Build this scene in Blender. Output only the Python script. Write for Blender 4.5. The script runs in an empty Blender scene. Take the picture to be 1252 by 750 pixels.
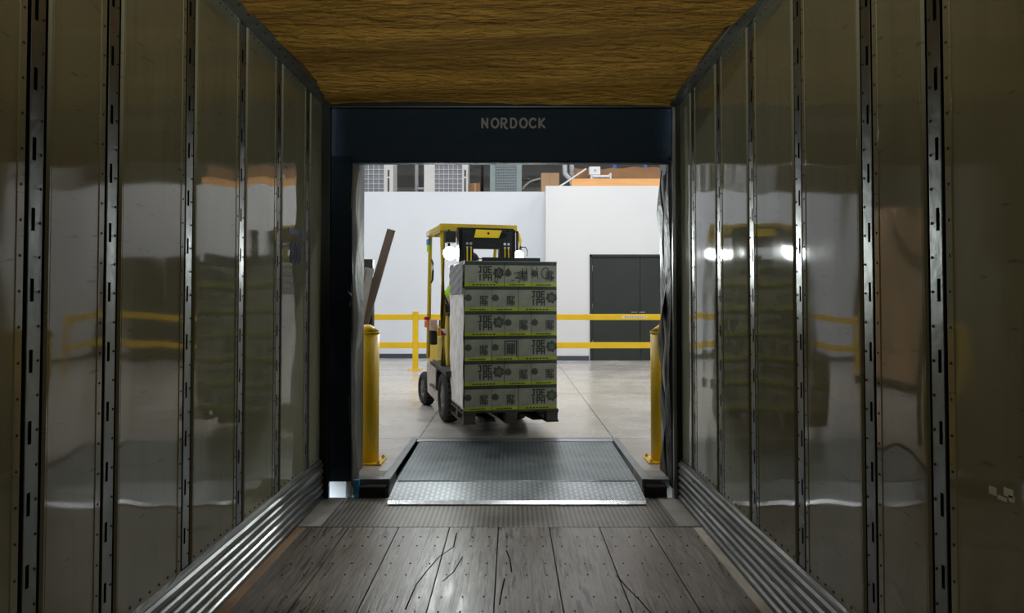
import bpy, bmesh, math, random
from mathutils import Vector, Matrix, Euler
random.seed(7)
S = bpy.context.scene
COL = S.collection
PI = math.pi
F = 960.0                     # focal length in pixels of the 1252 px wide frame
CX, HY = 625.0, 369.0         # vanishing point of the trailer
CH = 1.386                    # eye height above trailer floor
DZ = 0.10                     # dock floor level

# ------------------------------------------------------------------ camera
cam_d = bpy.data.cameras.new('camera'); cam = bpy.data.objects.new('camera', cam_d); COL.objects.link(cam)
S.camera = cam
PITCH = math.radians(1.63)
cam.location = (0, 0, CH)
cam.rotation_euler = (PI/2 + PITCH, 0, 0)
cam_d.sensor_width = 36; cam_d.lens = F/1252*36
cam_d.shift_y = -((375 + F*math.tan(PITCH)) - HY)/1252
cam_d.shift_x = 1.0/1252
cam_d.clip_start = .02; cam_d.clip_end = 300
# ------------------------------------------------------------------ world + exposure
W = bpy.data.worlds.new('world'); S.world = W; W.use_nodes = True
bg = W.node_tree.nodes['Background']; bg.inputs[0].default_value = (.72, .86, 1, 1); bg.inputs[1].default_value = 7.0
S.view_settings.view_transform = 'Standard'; S.view_settings.look = 'None'
S.view_settings.gamma = 1; S.view_settings.use_curve_mapping = False
S.view_settings.exposure = 0.0
LAMP_W = 88.0       # each ceiling luminaire
FILL_SPOT_W = 600.0       # added tripod fill light behind the camera
FILL_LAMP_W = 12.0         # added ceiling fill lamp in the trailer
HEAD_W = 90.0        # each forklift headlight

# ------------------------------------------------------------------ materials
def mat(name, col, rough=.6, metal=0, spec=.5, noise=None, bump=None, emit=None, coat=0):
    """noise=(scale, amount, (sx,sy,sz))   bump=(scale, strength, distance)"""
    m = bpy.data.materials.new(name); m.use_nodes = True
    nt = m.node_tree; b = nt.nodes['Principled BSDF']
    b.inputs['Base Color'].default_value = (*col, 1)
    b.inputs['Roughness'].default_value = rough; b.inputs['Metallic'].default_value = metal
    b.inputs['Specular IOR Level'].default_value = spec; b.inputs['Coat Weight'].default_value = coat
    if emit: b.inputs['Emission Color'].default_value = (*emit[0], 1); b.inputs['Emission Strength'].default_value = emit[1]
    tc = nt.nodes.new('ShaderNodeTexCoord')
    if noise:
        mp = nt.nodes.new('ShaderNodeMapping'); nt.links.new(tc.outputs['Object'], mp.inputs[0])
        if len(noise) > 2: mp.inputs['Scale'].default_value = noise[2]
        n = nt.nodes.new('ShaderNodeTexNoise'); n.inputs['Scale'].default_value = noise[0]; n.inputs['Detail'].default_value = 6
        nt.links.new(mp.outputs[0], n.inputs['Vector'])
        mr = nt.nodes.new('ShaderNodeMapRange'); nt.links.new(n.outputs['Fac'], mr.inputs[0])
        mr.inputs[1].default_value = .3; mr.inputs[2].default_value = .7
        mr.inputs[3].default_value = 1 - noise[1]; mr.inputs[4].default_value = 1 + noise[1]
        mx = nt.nodes.new('ShaderNodeVectorMath'); mx.operation = 'SCALE'; mx.inputs[0].default_value = col
        nt.links.new(mr.outputs[0], mx.inputs['Scale']); nt.links.new(mx.outputs[0], b.inputs['Base Color'])
    if bump:
        n = nt.nodes.new('ShaderNodeTexNoise'); n.inputs['Scale'].default_value = bump[0]; n.inputs['Detail'].default_value = 4
        nt.links.new(tc.outputs['Object'], n.inputs['Vector'])
        bp = nt.nodes.new('ShaderNodeBump'); bp.inputs['Strength'].default_value = bump[1]; bp.inputs['Distance'].default_value = bump[2]
        nt.links.new(n.outputs['Fac'], bp.inputs['Height']); nt.links.new(bp.outputs[0], b.inputs['Normal'])
    return m
class G:
    """tiny node-graph helper"""
    def __init__(s, m): s.nt = m.node_tree; s.b = s.nt.nodes['Principled BSDF']
    def n(s, t, **k):
        n = s.nt.nodes.new(t)
        for a, v in k.items(): setattr(n, a, v)
        return n
    def val(s, x, sock):
        if hasattr(x, 'links') or isinstance(x, bpy.types.NodeSocket): s.nt.links.new(x, sock)
        else: sock.default_value = x
    def m(s, op, a, b=0.0, c=None):
        n = s.n('ShaderNodeMath', operation=op); s.val(a, n.inputs[0]); s.val(b, n.inputs[1])
        if c is not None: s.val(c, n.inputs[2])
        return n.outputs[0]
    def mix(s, f, a, b):
        n = s.n('ShaderNodeMix', data_type='RGBA'); s.val(f, n.inputs[0])
        s.val(a if not isinstance(a, tuple) else (*a, 1), n.inputs[6]); s.val(b if not isinstance(b, tuple) else (*b, 1), n.inputs[7])
        return n.outputs[2]
    def xyz(s, src='Object'):
        t = s.n('ShaderNodeTexCoord'); x = s.n('ShaderNodeSeparateXYZ'); s.nt.links.new(t.outputs[src], x.inputs[0])
        return t.outputs[src], x.outputs[0], x.outputs[1], x.outputs[2]
    def noise(s, vec, scale, sc=(1, 1, 1), detail=5, lo=.35, hi=.65, a=0., b=1., rough=.5):
        mp = s.n('ShaderNodeMapping'); s.nt.links.new(vec, mp.inputs[0]); mp.inputs['Scale'].default_value = sc
        n = s.n('ShaderNodeTexNoise'); n.inputs['Scale'].default_value = scale; n.inputs['Detail'].default_value = detail
        n.inputs['Roughness'].default_value = rough
        s.nt.links.new(mp.outputs[0], n.inputs['Vector'])
        r = s.n('ShaderNodeMapRange'); s.nt.links.new(n.outputs['Fac'], r.inputs[0])
        for i, v in enumerate((lo, hi, a, b)): r.inputs[i+1].default_value = v
        return r.outputs[0]
    def bump(s, h, strength, dist, prev=None):
        n = s.n('ShaderNodeBump'); n.inputs['Strength'].default_value = strength; n.inputs['Distance'].default_value = dist
        s.nt.links.new(h, n.inputs['Height'])
        if prev is not None: s.nt.links.new(prev, n.inputs['Normal'])
        return n.outputs[0]
    def out(s, col=None, rough=None, normal=None):
        if col is not None: s.nt.links.new(col, s.b.inputs['Base Color'])
        if rough is not None: s.nt.links.new(rough, s.b.inputs['Roughness'])
        if normal is not None: s.nt.links.new(normal, s.b.inputs['Normal'])

M = {}
M['black'] = mat('black_paint', (.012, .013, .014), .5)
M['blacksteel'] = mat('black_steel', (.02, .024, .022), .35, .6)
M['rubber'] = mat('rubber', (.018, .018, .018), .75, noise=(12, .3))
M['navy'] = mat('navy_vinyl', (.008, .017, .027), .65, spec=.12, bump=(9, .5, .03))
M['blackvinyl'] = mat('black_vinyl', (.010, .011, .012), .5, bump=(7, .8, .05))
M['greyvinyl'] = mat('worn_grey_edge', (.085, .085, .065), .7, noise=(6, .45, (1, 1, .4)), bump=(8, .6, .03))
M['yellow'] = mat('safety_yellow', (.85, .55, .008), .4, noise=(3, .06))
M['ftyellow'] = mat('truck_yellow', (.62, .44, .012), .35, noise=(5, .12))
M['ftbright'] = mat('bright_truck_yellow', (.9, .62, .01), .35)
M['white'] = mat('white_paint', (.73, .77, .83), .55, noise=(.6, .03))
M['whiteb'] = mat('warm_white_paint', (.73, .74, .755), .55, noise=(.5, .03))
M['whitemetal'] = mat('white_enamel', (.75, .74, .72), .4)
M['pwhite'] = mat('white_plastic', (.8, .82, .85), .4)
M['greengrey'] = mat('green_grey_enamel', (.28, .36, .35), .45)
M['doorgrey'] = mat('dark_grey_door', (.020, .026, .024), .45, noise=(2, .1))
M['basebd'] = mat('dark_rubber_base', (.05, .065, .085), .5)
M['greywall'] = mat('grey_block', (.22, .22, .21), .8, noise=(1.2, .15))
M['whceil'] = mat('grey_deck', (.35, .35, .35), .8)
M['extwall'] = mat('exterior_white', (.85, .85, .85), .7)
M['galv'] = mat('galvanised', (.24, .26, .25), .35, .85, noise=(4, .35, (1, 1, .5)), bump=(14, .25, .01))
M['slot'] = mat('slot_dark', (.003, .003, .003), .9, spec=0)
M['groove'] = mat('groove_dark', (.012, .011, .008), .9, spec=.1)  # dark metal, with the shade of the recess put into its colour
M['rivet'] = mat('rivet_dark', (.05, .045, .04), .5, .5)
M['steel'] = mat('plate_steel', (.32, .34, .35), .32, .7, noise=(5, .2))
M['curb'] = mat('steel_curb', (.20, .22, .23), .4, .4, noise=(6, .2))
M['lightsteel'] = mat('bright_steel_edge', (.55, .57, .58), .25, .8, noise=(8, .25, (3, 1, 1)))
M['conc'] = mat('concrete_edge', (.33, .31, .27), .7, noise=(4, .2))
M['osb'] = mat('fresh_lumber', (.78, .40, .15), .6, noise=(2, .1, (1, 12, 12)))
M['lumberend'] = mat('pale_lumber', (.80, .52, .30), .6)
M['kraft'] = mat('kraft_card', (.50, .31, .18), .75, noise=(2, .08))
M['kraftdark'] = mat('brown_card', (.33, .17, .08), .75, noise=(1.5, .2))
M['plank'] = mat('weathered_board', (.15, .11, .085), .7, noise=(9, .2, (1, 1, .1)))
M['greyboard'] = mat('grey_board', (.30, .29, .27), .6, noise=(6, .2))
M['pipe'] = mat('grey_pipe', (.5, .51, .53), .45)
M['cable'] = mat('cable', (.02, .02, .02), .5)
M['cablew'] = mat('pale_cable', (.45, .42, .38), .5)
M['ink'] = mat('dark_green_ink', (.025, .038, .034), .6)
M['marker'] = mat('marker_ink', (.006, .008, .008), .5)
M['blot2'] = mat('faded_ink', (.12, .14, .115), .6, noise=(60, .4))
M['blot'] = mat('soft_ink', (.06, .072, .062), .6, noise=(60, .5))
M['blueink'] = mat('blue_ink', (.05, .09, .26), .5)
M['palewood'] = mat('pallet_wood', (.055, .05, .04), .8, noise=(6, .3))
M['logo'] = mat('logo_grey', (.17, .17, .18), .6)
M['lens'] = mat('lit_lens', (1, 1, 1), .3, emit=((.92, 1, .97), 60))
M['red'] = mat('red_lens', (.5, .01, .02), .25)
M['amber'] = mat('amber_lens', (.9, .32, .08), .25)
M['pink'] = mat('pink_white_reflector', (.75, .50, .50), .3, noise=(30, .3))
M['skirt'] = mat('scuffed_light_panel', (.5, .44, .40), .5, noise=(7, .25))
M['wheelhub'] = mat('wheel_hub', (.12, .12, .11), .5, .3)
M['hivis'] = mat('hi_vis_cloth', (.42, .75, .03), .8)
M['skin'] = mat('skin', (.36, .19, .12), .55)
M['jeans'] = mat('dark_trousers', (.02, .025, .04), .85)
M['cap'] = mat('dark_cap', (.02, .02, .022), .8)
M['hair'] = mat('dark_hair', (.02, .012, .008), .7)
M['seat'] = mat('black_seat', (.015, .015, .015), .5)
M['luma'] = mat('luminaire_lens', (1, 1, 1), .4, emit=((1, .98, .95), 6))
M['luma2'] = mat('fill_lamp_lens', (1, 1, 1), .4, emit=((1, .95, .86), 1.2))
M['lumb'] = mat('luminaire_body', (.6, .6, .6), .4)
M['bluepad'] = mat('blue_plastic', (.05, .30, .55), .5)
M['tape'] = mat('painted_daylight_glint', (.8, .8, .8), .4)  # white of the daylight reflection painted on the right wall
M['label'] = mat('pale_sticker', (.75, .72, .62), .5)
M['sticker_blue'] = mat('blue_sticker', (.05, .16, .6), .4)
M['greycover'] = mat('grey_cover', (.26, .27, .29), .7, noise=(14, .25), bump=(20, .5, .01))
M['whitefilm'] = mat('white_wrap', (.86, .87, .88), .35, noise=(9, .2), bump=(16, .7, .012))

def panel_mat():          # glossy white liner panel, slightly wavy, scuffed
    m = mat('liner_panel', (.34, .335, .27), .1); g = G(m); v, x, y, z = g.xyz()
    dirt = g.noise(v, 2.0, (1, 1, .35), 6, .3, .75)
    streak = g.noise(v, 26, (1, .5, .06), 4, .55, .8)
    c = g.mix(dirt, (.35, .355, .25), (.26, .262, .18)); c = g.mix(g.m('MULTIPLY', streak, .35), c, (.16, .155, .12))
    scr = g.noise(v, 7, (1, 1.2, 9), 8, .66, .70)
    c = g.mix(g.m('MULTIPLY', scr, .5), c, (.12, .115, .09))
    wav = g.noise(v, 2.1, (1, 1.0, .55), 1, 0, 1, 0., 1.)
    fine = g.noise(v, 7, (1, 1, .6), 2, 0, 1)
    nn = g.bump(wav, .5, .022); nn = g.bump(fine, .02, .004, nn)
    r = g.noise(v, 3.2, (1, 1, .5), 5, .3, .7, .035, .07)
    g.out(c, r, nn); g.b.inputs['Specular IOR Level'].default_value = .55
    return m
def wood_mat():           # worn hardwood trailer floor, long grain, dark gouges
    m = mat('worn_hardwood', (.2, .17, .14), .45); g = G(m); v, x, y, z = g.xyz()
    grain = g.noise(v, 9, (9, .45, 1), 8, .3, .7, rough=.65)
    big = g.noise(v, 1.1, (1.8, .5, 1), 3, .35, .65)
    c = g.mix(grain, (.13, .112, .094), (.50, .455, .405)); c = g.mix(g.m('MULTIPLY', big, .45), c, (.085, .066, .05))
    gouge = g.noise(v, 5, (5.2, .4, 1), 6, .575, .60, rough=.64)
    gouge2 = g.noise(v, 9, (6, .2, 1), 4, .60, .62)
    near = g.noise(v, .8, (1, 1, 1), 2, .40, .58)
    gm = g.m('MULTIPLY', g.m('MAXIMUM', gouge, gouge2), g.m('ADD', g.m('MULTIPLY', near, .6), .35))
    stain = g.noise(v, 1.7, (1, .35, 1), 4, .45, .7)
    c = g.mix(g.m('MULTIPLY', stain, .5), c, (.17, .12, .08)); c = g.mix(gm, c, (.010, .008, .006))
    edge = g.m('MAXIMUM', g.m('SUBTRACT', g.m('MULTIPLY', x, -2.2), 2.15), 0.)   # brown stained boards along the left wall
    c = g.mix(g.m('MINIMUM', edge, .7), c, (.075, .048, .024))
    b = g.m('SUBTRACT', grain, g.m('MULTIPLY', gm, 1.5))
    r = g.noise(v, 5, (4, .6, 1), 5, .3, .7, .27, .42)
    g.out(c, r, g.bump(b, .18, .002))
    return m
def tread_mat(name, c0, c1, px, py, x0=0., metal=.75, rr=(.38, .44), hc=.35, bs=.12, dut=.36):      # raised dash tread plate
    m = mat(name, c0, .35, metal); g = G(m); v, x, y, z = g.xyz()
    fx = g.m('FRACT', g.m('MULTIPLY', g.m('ADD', x, 10 + x0), 1/px))
    row = g.m('FLOOR', g.m('MULTIPLY', g.m('ADD', x, 10 + x0), 1/px))
    fy = g.m('FRACT', g.m('ADD', g.m('MULTIPLY', g.m('ADD', y, 10), 1/py), g.m('MULTIPLY', row, .5)))
    h = g.m('MULTIPLY', g.m('LESS_THAN', g.m('ABSOLUTE', g.m('SUBTRACT', fx, .5)), .24), g.m('LESS_THAN', g.m('ABSOLUTE', g.m('SUBTRACT', fy, .5)), dut))
    n = g.noise(v, 3, (1, 1, 1), 5, .3, .7); n2 = g.noise(v, 4, (1, 1, 1), 3, .4, .7)
    c = g.mix(n, c0, c1); c = g.mix(g.m('MULTIPLY', h, hc), c, tuple(min(1, k*2.0) for k in c1))
    r = g.m('ADD', g.m('MULTIPLY', n2, rr[1]-rr[0]), rr[0])
    g.out(c, r, g.bump(h, bs, .003))
    return m
def foam_mat():
    m = mat('sprayed_foam', (.30, .17, .045), .8); g = G(m); v, x, y, z = g.xyz()
    b1 = g.noise(v, 2.2, (.22, 1.6, 1), 7, .3, .7, rough=.65); b2 = g.noise(v, 16, (.6, 1.2, 1), 5, .3, .7)
    c = g.mix(b1, (.26, .13, .016), (.90, .52, .10)); c = g.mix(g.m('MULTIPLY', b2, .4), c, (.22, .13, .02))
    g.out(c, None, g.bump(g.m('ADD', b1, g.m('MULTIPLY', b2, .6)), 1., .09)); g.b.inputs['Specular IOR Level'].default_value = .2
    return m
def concrete_mat():
    m = mat('polished_concrete', (.42, .4, .37), .25); g = G(m); v, x, y, z = g.xyz()
    a = g.noise(v, .5, (1, 1.6, 1), 6, .3, .7); b = g.noise(v, 3, (.5, 2.2, 1), 4, .35, .7)
    c = g.mix(a, (.42, .40, .37), (.56, .53, .49)); c = g.mix(g.m('MULTIPLY', b, .3), c, (.36, .33, .30))
    # saw-cut joints
    j = None
    for xx in (-.865, .96, -3.9, 4.0, -7, 7):
        k = g.m('LESS_THAN', g.m('ABSOLUTE', g.m('SUBTRACT', x, xx)), .007); j = k if j is None else g.m('MAXIMUM', j, k)
    for yy in (7.40, 11.0, 14.6):
        j = g.m('MAXIMUM', j, g.m('LESS_THAN', g.m('ABSOLUTE', g.m('SUBTRACT', y, yy)), .008))
    c = g.mix(g.m('MULTIPLY', j, .8), c, (.06, .055, .05))
    r = g.noise(v, 1.5, (1, 1, 1), 4, .3, .7, .16, .34)
    g.out(c, r, g.bump(g.noise(v, 1.2, (1, 1, 1), 3, 0, 1), .12, .01))
    return m
def rail_mat():
    m = mat('scuffed_rub_rail', (.3, .31, .3), .38, .7); g = G(m); v, x, y, z = g.xyz()
    a = g.noise(v, 5, (1, .25, 6), 6, .3, .7); c = g.mix(a, (.07, .073, .066), (.24, .25, .24))
    g.out(c, g.noise(v, 6, (1, .3, 4), 4, .3, .7, .25, .5)); return m
def case_mat():     # printed beer case: dark lid band, grey-green body, lime foot band (bands are print)
    m = mat('printed_case', (.3, .33, .27), .55); g = G(m); v, x, y, z = g.xyz()
    n = g.noise(v, 7, (1, 1, 1), 5, .3, .7)
    c = g.mix(n, (.22, .25, .20), (.35, .38, .31))
    lime = g.m('LESS_THAN', z, .034); dark = g.m('GREATER_THAN', z, .202)
    c = g.mix(lime, c, g.mix(n, (.30, .40, .015), (.46, .56, .03))); c = g.mix(dark, c, (.028, .045, .042))
    g.out(c); g.b.inputs['Coat Weight'].default_value = .6; g.b.inputs['Coat Roughness'].default_value = .18
    return m
M['panel'] = panel_mat(); M['wood'] = wood_mat(); M['foam'] = foam_mat(); M['concrete'] = concrete_mat()
M['railm'] = rail_mat(); M['case'] = case_mat()
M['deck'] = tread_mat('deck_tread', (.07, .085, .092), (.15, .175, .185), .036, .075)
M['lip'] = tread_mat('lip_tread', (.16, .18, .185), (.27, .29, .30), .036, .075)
M['sill'] = tread_mat('sill_tread', (.055, .05, .042), (.13, .12, .10), .031, .33, metal=.2, rr=(.35, .45), hc=.75, bs=.25, dut=.6)

# ------------------------------------------------------------------ mesh helpers
class MB:
    def __init__(s): s.bm = bmesh.new(); s.mats = []
    def mi(s, m):
        if m not in s.mats: s.mats.append(m)
        return s.mats.index(m)
    def _fin(s, vs, mtx, m, smooth=False):
        if mtx is not None: bmesh.ops.transform(s.bm, matrix=mtx, verts=vs)
        i = s.mi(m); fs = set()
        for v in vs:
            for f in v.link_faces: fs.add(f)
        for f in fs: f.material_index = i; f.smooth = smooth
        return vs
    def box(s, a, b, m, bev=0, mtx=None):
        a = Vector(a); b = Vector(b); c = (a+b)/2; d = b-a
        r = bmesh.ops.create_cube(s.bm, size=1, matrix=Matrix.Translation(c) @ Matrix.Diagonal((abs(d.x), abs(d.y), abs(d.z), 1)))
        vs = r['verts']
        if bev:
            es = list({e for v in vs for e in v.link_edges})
            r2 = bmesh.ops.bevel(s.bm, geom=es, offset=bev, segments=2, profile=.6, affect='EDGES')
            vs = list(set(r2['verts']) | {v for v in vs if v.is_valid})
        return s._fin(vs, mtx, m)
    def cyl(s, p, q, r, m, r2=None, seg=20, caps=True, smooth=True, mtx=None):
        p = Vector(p); q = Vector(q); d = q-p
        M4 = Matrix.Translation((p+q)/2) @ d.to_track_quat('Z', 'Y').to_matrix().to_4x4()
        res = bmesh.ops.create_cone(s.bm, cap_ends=caps, segments=seg, radius1=r, radius2=r if r2 is None else r2, depth=d.length, matrix=M4)
        s._fin(res['verts'], mtx, m, smooth)
        for v in res['verts']:
            for f in v.link_faces:
                if len(f.verts) > 4: f.smooth = False
    def sph(s, c, r, m, sc=(1, 1, 1), seg=16, mtx=None):
        res = bmesh.ops.create_uvsphere(s.bm, u_segments=seg, v_segments=max(6, seg//2), radius=r, matrix=Matrix.Translation(c) @ Matrix.Diagonal((*sc, 1)))
        s._fin(res['verts'], mtx, m, True)
    def tube(s, pts, r, m, seg=10, mtx=None):
        pts = [Vector(p) for p in pts]; rings = []
        up = Vector((0, 0, 1))
        for i, p in enumerate(pts):
            t = (pts[min(i+1, len(pts)-1)] - pts[max(i-1, 0)]).normalized()
            u = t.cross(up)
            if u.length < .05: u = t.cross(Vector((0, 1, 0)))
            u.normalize(); w = t.cross(u)
            rings.append([s.bm.verts.new(p + (u*math.cos(2*PI*k/seg) + w*math.sin(2*PI*k/seg))*r) for k in range(seg)])
        for a, b in zip(rings, rings[1:]):
            for k in range(seg): s.bm.faces.new((a[k], a[(k+1) % seg], b[(k+1) % seg], b[k]))
        s.bm.faces.new(rings[0][::-1]); s.bm.faces.new(rings[-1])
        s._fin([v for r_ in rings for v in r_], mtx, m, True)
    def prism(s, poly, d, m, mtx=None, smooth=False):   # poly in XY, extruded 0..d in Z
        a = [s.bm.verts.new((x, y, 0)) for x, y in poly]; b = [s.bm.verts.new((x, y, d)) for x, y in poly]
        n = len(poly); s.bm.faces.new(a[::-1]); s.bm.faces.new(b)
        for i in range(n): s.bm.faces.new((a[i], a[(i+1) % n], b[(i+1) % n], b[i]))
        s._fin(a+b, mtx, m, smooth)
    def grid(s, nx, ny, fn, m, smooth=True):
        V = [[s.bm.verts.new(fn(i/nx, j/ny)) for j in range(ny+1)] for i in range(nx+1)]
        for i in range(nx):
            for j in range(ny): s.bm.faces.new((V[i][j], V[i+1][j], V[i+1][j+1], V[i][j+1]))
        s._fin([v for r in V for v in r], None, m, smooth)
    def build(s, name, parent=None, mtx=None, kind=None):
        bmesh.ops.recalc_face_normals(s.bm, faces=s.bm.faces)
        me = bpy.data.meshes.new(name); s.bm.to_mesh(me); s.bm.free()
        for m in s.mats: me.materials.append(M[m])
        o = bpy.data.objects.new(name, me); COL.objects.link(o)
        if parent: o.parent = parent
        if mtx is not None: o.matrix_local = mtx
        if kind: o['kind'] = kind
        return o
def tag(o, label, cat, group=None):
    o['label'] = label; o['category'] = cat
    if group: o['group'] = group
    return o
def thing(name, label, cat, loc=(0, 0, 0), rz=0, group=None):
    o = bpy.data.objects.new(name, None); COL.objects.link(o); o.empty_display_size = .1
    o.location = loc; o.rotation_euler = (0, 0, rz); return tag(o, label, cat, group)
def st(mb, name, parent=None, label=None):
    o = mb.build(name, parent)
    if not parent: o['kind'] = 'structure'
    if label: o['label'] = label
    return o
def at(px, py, Y): return Vector(((px-CX)/F*Y, Y, CH-(py-HY)/F*Y))
def X_(px, Y): return (px-CX)/F*Y
def Z_(py, Y): return CH-(py-HY)/F*Y

# stroke lettering: glyphs on a 0..1 x 0..1 cell
def arc(cx, cy, rx, ry, a0, a1, n=12): return [(cx+rx*math.cos(math.radians(a0+(a1-a0)*i/n)), cy+ry*math.sin(math.radians(a0+(a1-a0)*i/n))) for i in range(n+1)]
GL = {
 'N': [[(.05, 0), (.05, 1), (.75, 0), (.75, 1)]], 'O': [arc(.5, .5, .46, .5, 0, 360, 24)],
 'R': [[(.08, 0), (.08, 1), (.5, 1)] + arc(.5, .73, .26, .27, 90, -90, 8) + [(.2, .46)], [(.4, .46), (.62, 0), (.85, -.12)]],
 'D': [[(.08, 0), (.08, 1), (.4, 1)] + arc(.4, .5, .42, .5, 90, -90, 12) + [(.08, 0)]],
 'C': [arc(.52, .5, .46, .5, 45, 315, 18)], 'K': [[(.08, 0), (.08, 1)], [(.75, 1), (.2, .48), (.78, 0)]],
 'J': [[(.15, 1), (.8, 1)], [(.55, 1), (.55, .05), (0, .05)]], 'o': [[(.1, 0), (.1, 1), (.85, 1), (.85, 0), (.1, 0)]],
 'E': [[(.85, 1), (.1, 1), (.1, 0), (.85, 0)], [(.1, .5), (.75, .5)]], 'I': [[(.4, 0), (.4, 1)]],
 'P': [[(.1, 0), (.1, 1), (.85, 1), (.85, .48), (.1, .48)]], 'A': [[(.1, 0), (.1, 1), (.85, 1), (.85, 0)], [(.1, .45), (.85, .45)]],
 '8': [arc(.5, .74, .32, .26, -90, 270, 16), arc(.5, .25, .4, .25, 90, 450, 16)], '0': [arc(.5, .5, .38, .5, 0, 360, 20)],
 '1': [[(.5, 0), (.5, 1)]], '7': [[(0, 1), (.8, 1), (.75, .3), (.6, 0)], [(.3, .5), (1.1, .55)]], '2': [[(0, .75), (.5, 1), (.6, .6), (0, 0), (.8, .05)]],
}
def stroke(mb, pts, t, m, mtx, d0=.0015):
    """ribbon in local XY, thickness t, raised d"""
    for i, ((x0, y0), (x1, y1)) in enumerate(zip(pts, pts[1:])):
        d = d0*(1+.06*(i % 6)); L = math.hypot(x1-x0, y1-y0)
        if L < 1e-6: continue
        a = math.atan2(y1-y0, x1-x0)
        mb.box((-t*.42, -t/2, 0), (L+t*.42, t/2, d), m, 0, mtx @ Matrix.Translation((x0, y0, 0)) @ Matrix.Rotation(a, 4, 'Z'))
def text(mb, s, w, h, adv, t, m, mtx):
    for i, c in enumerate(s):
        for pl in GL.get(c, []): stroke(mb, [(p[0]*w+i*adv, p[1]*h) for p in pl], t, m, mtx)
def frame(o, xd, yd):     # matrix with local X -> xd, local Y -> yd
    xd = Vector(xd).normalized(); yd = Vector(yd).normalized(); zd = xd.cross(yd)
    m = Matrix((xd, yd, zd)).transposed().to_4x4(); m.translation = Vector(o); return m

# ================================================================== TRAILER
XL, XR, YR, YF = -1.345, 1.20, 5.54, -5.0
ZC = 2.80
posts = [5.175, 4.53, 3.91, 3.27, 2.635, 2.21] + [1.57-.64*i for i in range(10)]
pw = .082
def wall(name, X, s):        # s=+1: interior is towards +X
    mb = MB()
    ys = sorted(posts); edges = [YF] + ys + [YR]
    for i in range(len(edges)-1):
        a = edges[i] + (pw-.012 if i else 0); b = edges[i+1] - (pw-.012 if i < len(edges)-2 else .0)
        if b-a < .02: continue
        mb.box((X-s*.012, a, .28), (X, b, ZC+.03), 'panel')
        # rivet rows along the top and the bottom of the panel
        if b > 1:
            n = max(2, int((b-a)/.075))
            for k in range(n+1):
                y = a+.02+(b-a-.04)*k/n
                mb.cyl((X, y, ZC-.035), (X+s*.003, y, ZC-.035), .0045, 'rivet', seg=6, smooth=False)
                mb.cyl((X, y, .305), (X+s*.003, y, .305), .0055, 'rivet', seg=6, smooth=False)
    mb.box((X-s*.03, YF, -.02), (X-s*.06, YR, 2.9), 'groove')
    w = st(mb, name)
    # ribbed rub rail along the foot
    r = MB(); prof = [(0, 0.), (.030, .0)]
    z = .0
    for k in range(6):
        prof += [(.030, z+.004), (.034, z+.012), (.034, z+.028), (.022, z+.036), (.022, z+.042)]; z += .0455
    prof += [(.016, .279), (.0, .285)]
    vs = [[r.bm.verts.new((X+s*p, y, q)) for p, q in prof] for y in (YF, YR-.02)]
    for k in range(len(prof)-1): r.bm.faces.new((vs[0][k], vs[0][k+1], vs[1][k+1], vs[1][k]))
    r.bm.faces.new(vs[0]); r.bm.faces.new(vs[1]); r._fin(vs[0]+vs[1], None, 'railm')
    st(r, 'rub_rail', w)
    c = MB()     # top rail: flange under the roof
    c.box((X-s*.02, YF, ZC-.01), (X+s*.085, YR, ZC+.03), 'galv', .004)
    c.box((X, YF, ZC-.014), (X+s*.012, YR, ZC+.01), 'galv', .003)
    for k in range(34): c.cyl((X+s*.06, 1.2+k*.13, ZC-.01), (X+s*.06, 1.2+k*.13, ZC-.014), .006, 'rivet', seg=6)
    st(c, 'top_rail', w)
    for py in ys:
        p = MB(); z0, z1 = .286, ZC-.015
        def band(u0, u1, v0, v1, m, bev=0): p.box((X+s*v0, py+u0, z0), (X+s*v1, py+u1, z1), m, bev)
        band(-.082, -.052, -.012, .0025, 'panel'); band(.078, .084, -.012, .001, 'panel')
        band(-.052, .078, -.036, -.032, 'groove')
        band(-.053, -.0515, -.034, .0, 'groove'); band(.0775, .0795, -.034, -.001, 'groove')
        band(-.0215, -.020, -.034, -.006, 'groove'); band(.044, .0455, -.034, -.006, 'groove')
        band(-.0205, .0445, -.030, -.004, 'galv', .002)
        if py > 1:
            for k in range(25):
                zz = z0+.05+k*.098
                p.cyl((X+s*.0025, py-.067, zz), (X+s*.0055, py-.067, zz), .0045, 'rivet', r2=.003, seg=6)
                p.cyl((X-s*.004, py+.034, zz), (X-s*.001, py+.034, zz), .005, 'rivet', r2=.003, seg=6)
        zz = z0+.10
        while zz < z1-.1:
            p.box((X-s*.006, py-.007, zz), (X-s*.0034, py+.008, zz+.065), 'slot'); zz += .2
        st(p, 'logistics_post', w)
    return w
wl = wall('wall_left', XL, 1); wr = wall('wall_right', XR, -1)
# blue stencilled figures and a daylight reflection painted as white patches on the panels
d = MB(); mtx = frame((XL+.003, 4.78, 1.635), (0, 1, 0), (0, 0, 1))
text(d, '800', .062, .11, .082, .016, 'blueink', mtx)
d.box((XL, 4.73, 1.80), (XL+.002, 4.95, 1.835), 'blueink'); d.box((XL, 5.03, 1.775), (XL+.002, 5.09, 1.83), 'blueink')
st(d, 'stencil_marking', wl, 'blue stencilled figures 800 on the liner panel')
d = MB()  # daylight reflection on the right wall, painted as small white patches
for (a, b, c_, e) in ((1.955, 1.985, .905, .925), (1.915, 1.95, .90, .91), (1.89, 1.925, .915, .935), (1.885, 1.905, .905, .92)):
    d.box((XR-.0015, a, c_), (XR, b, e), 'tape')  # 'tape' here is the white of the painted daylight reflection
st(d, 'daylight_glint', wr, 'small white patches painted as a daylight reflection')
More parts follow.
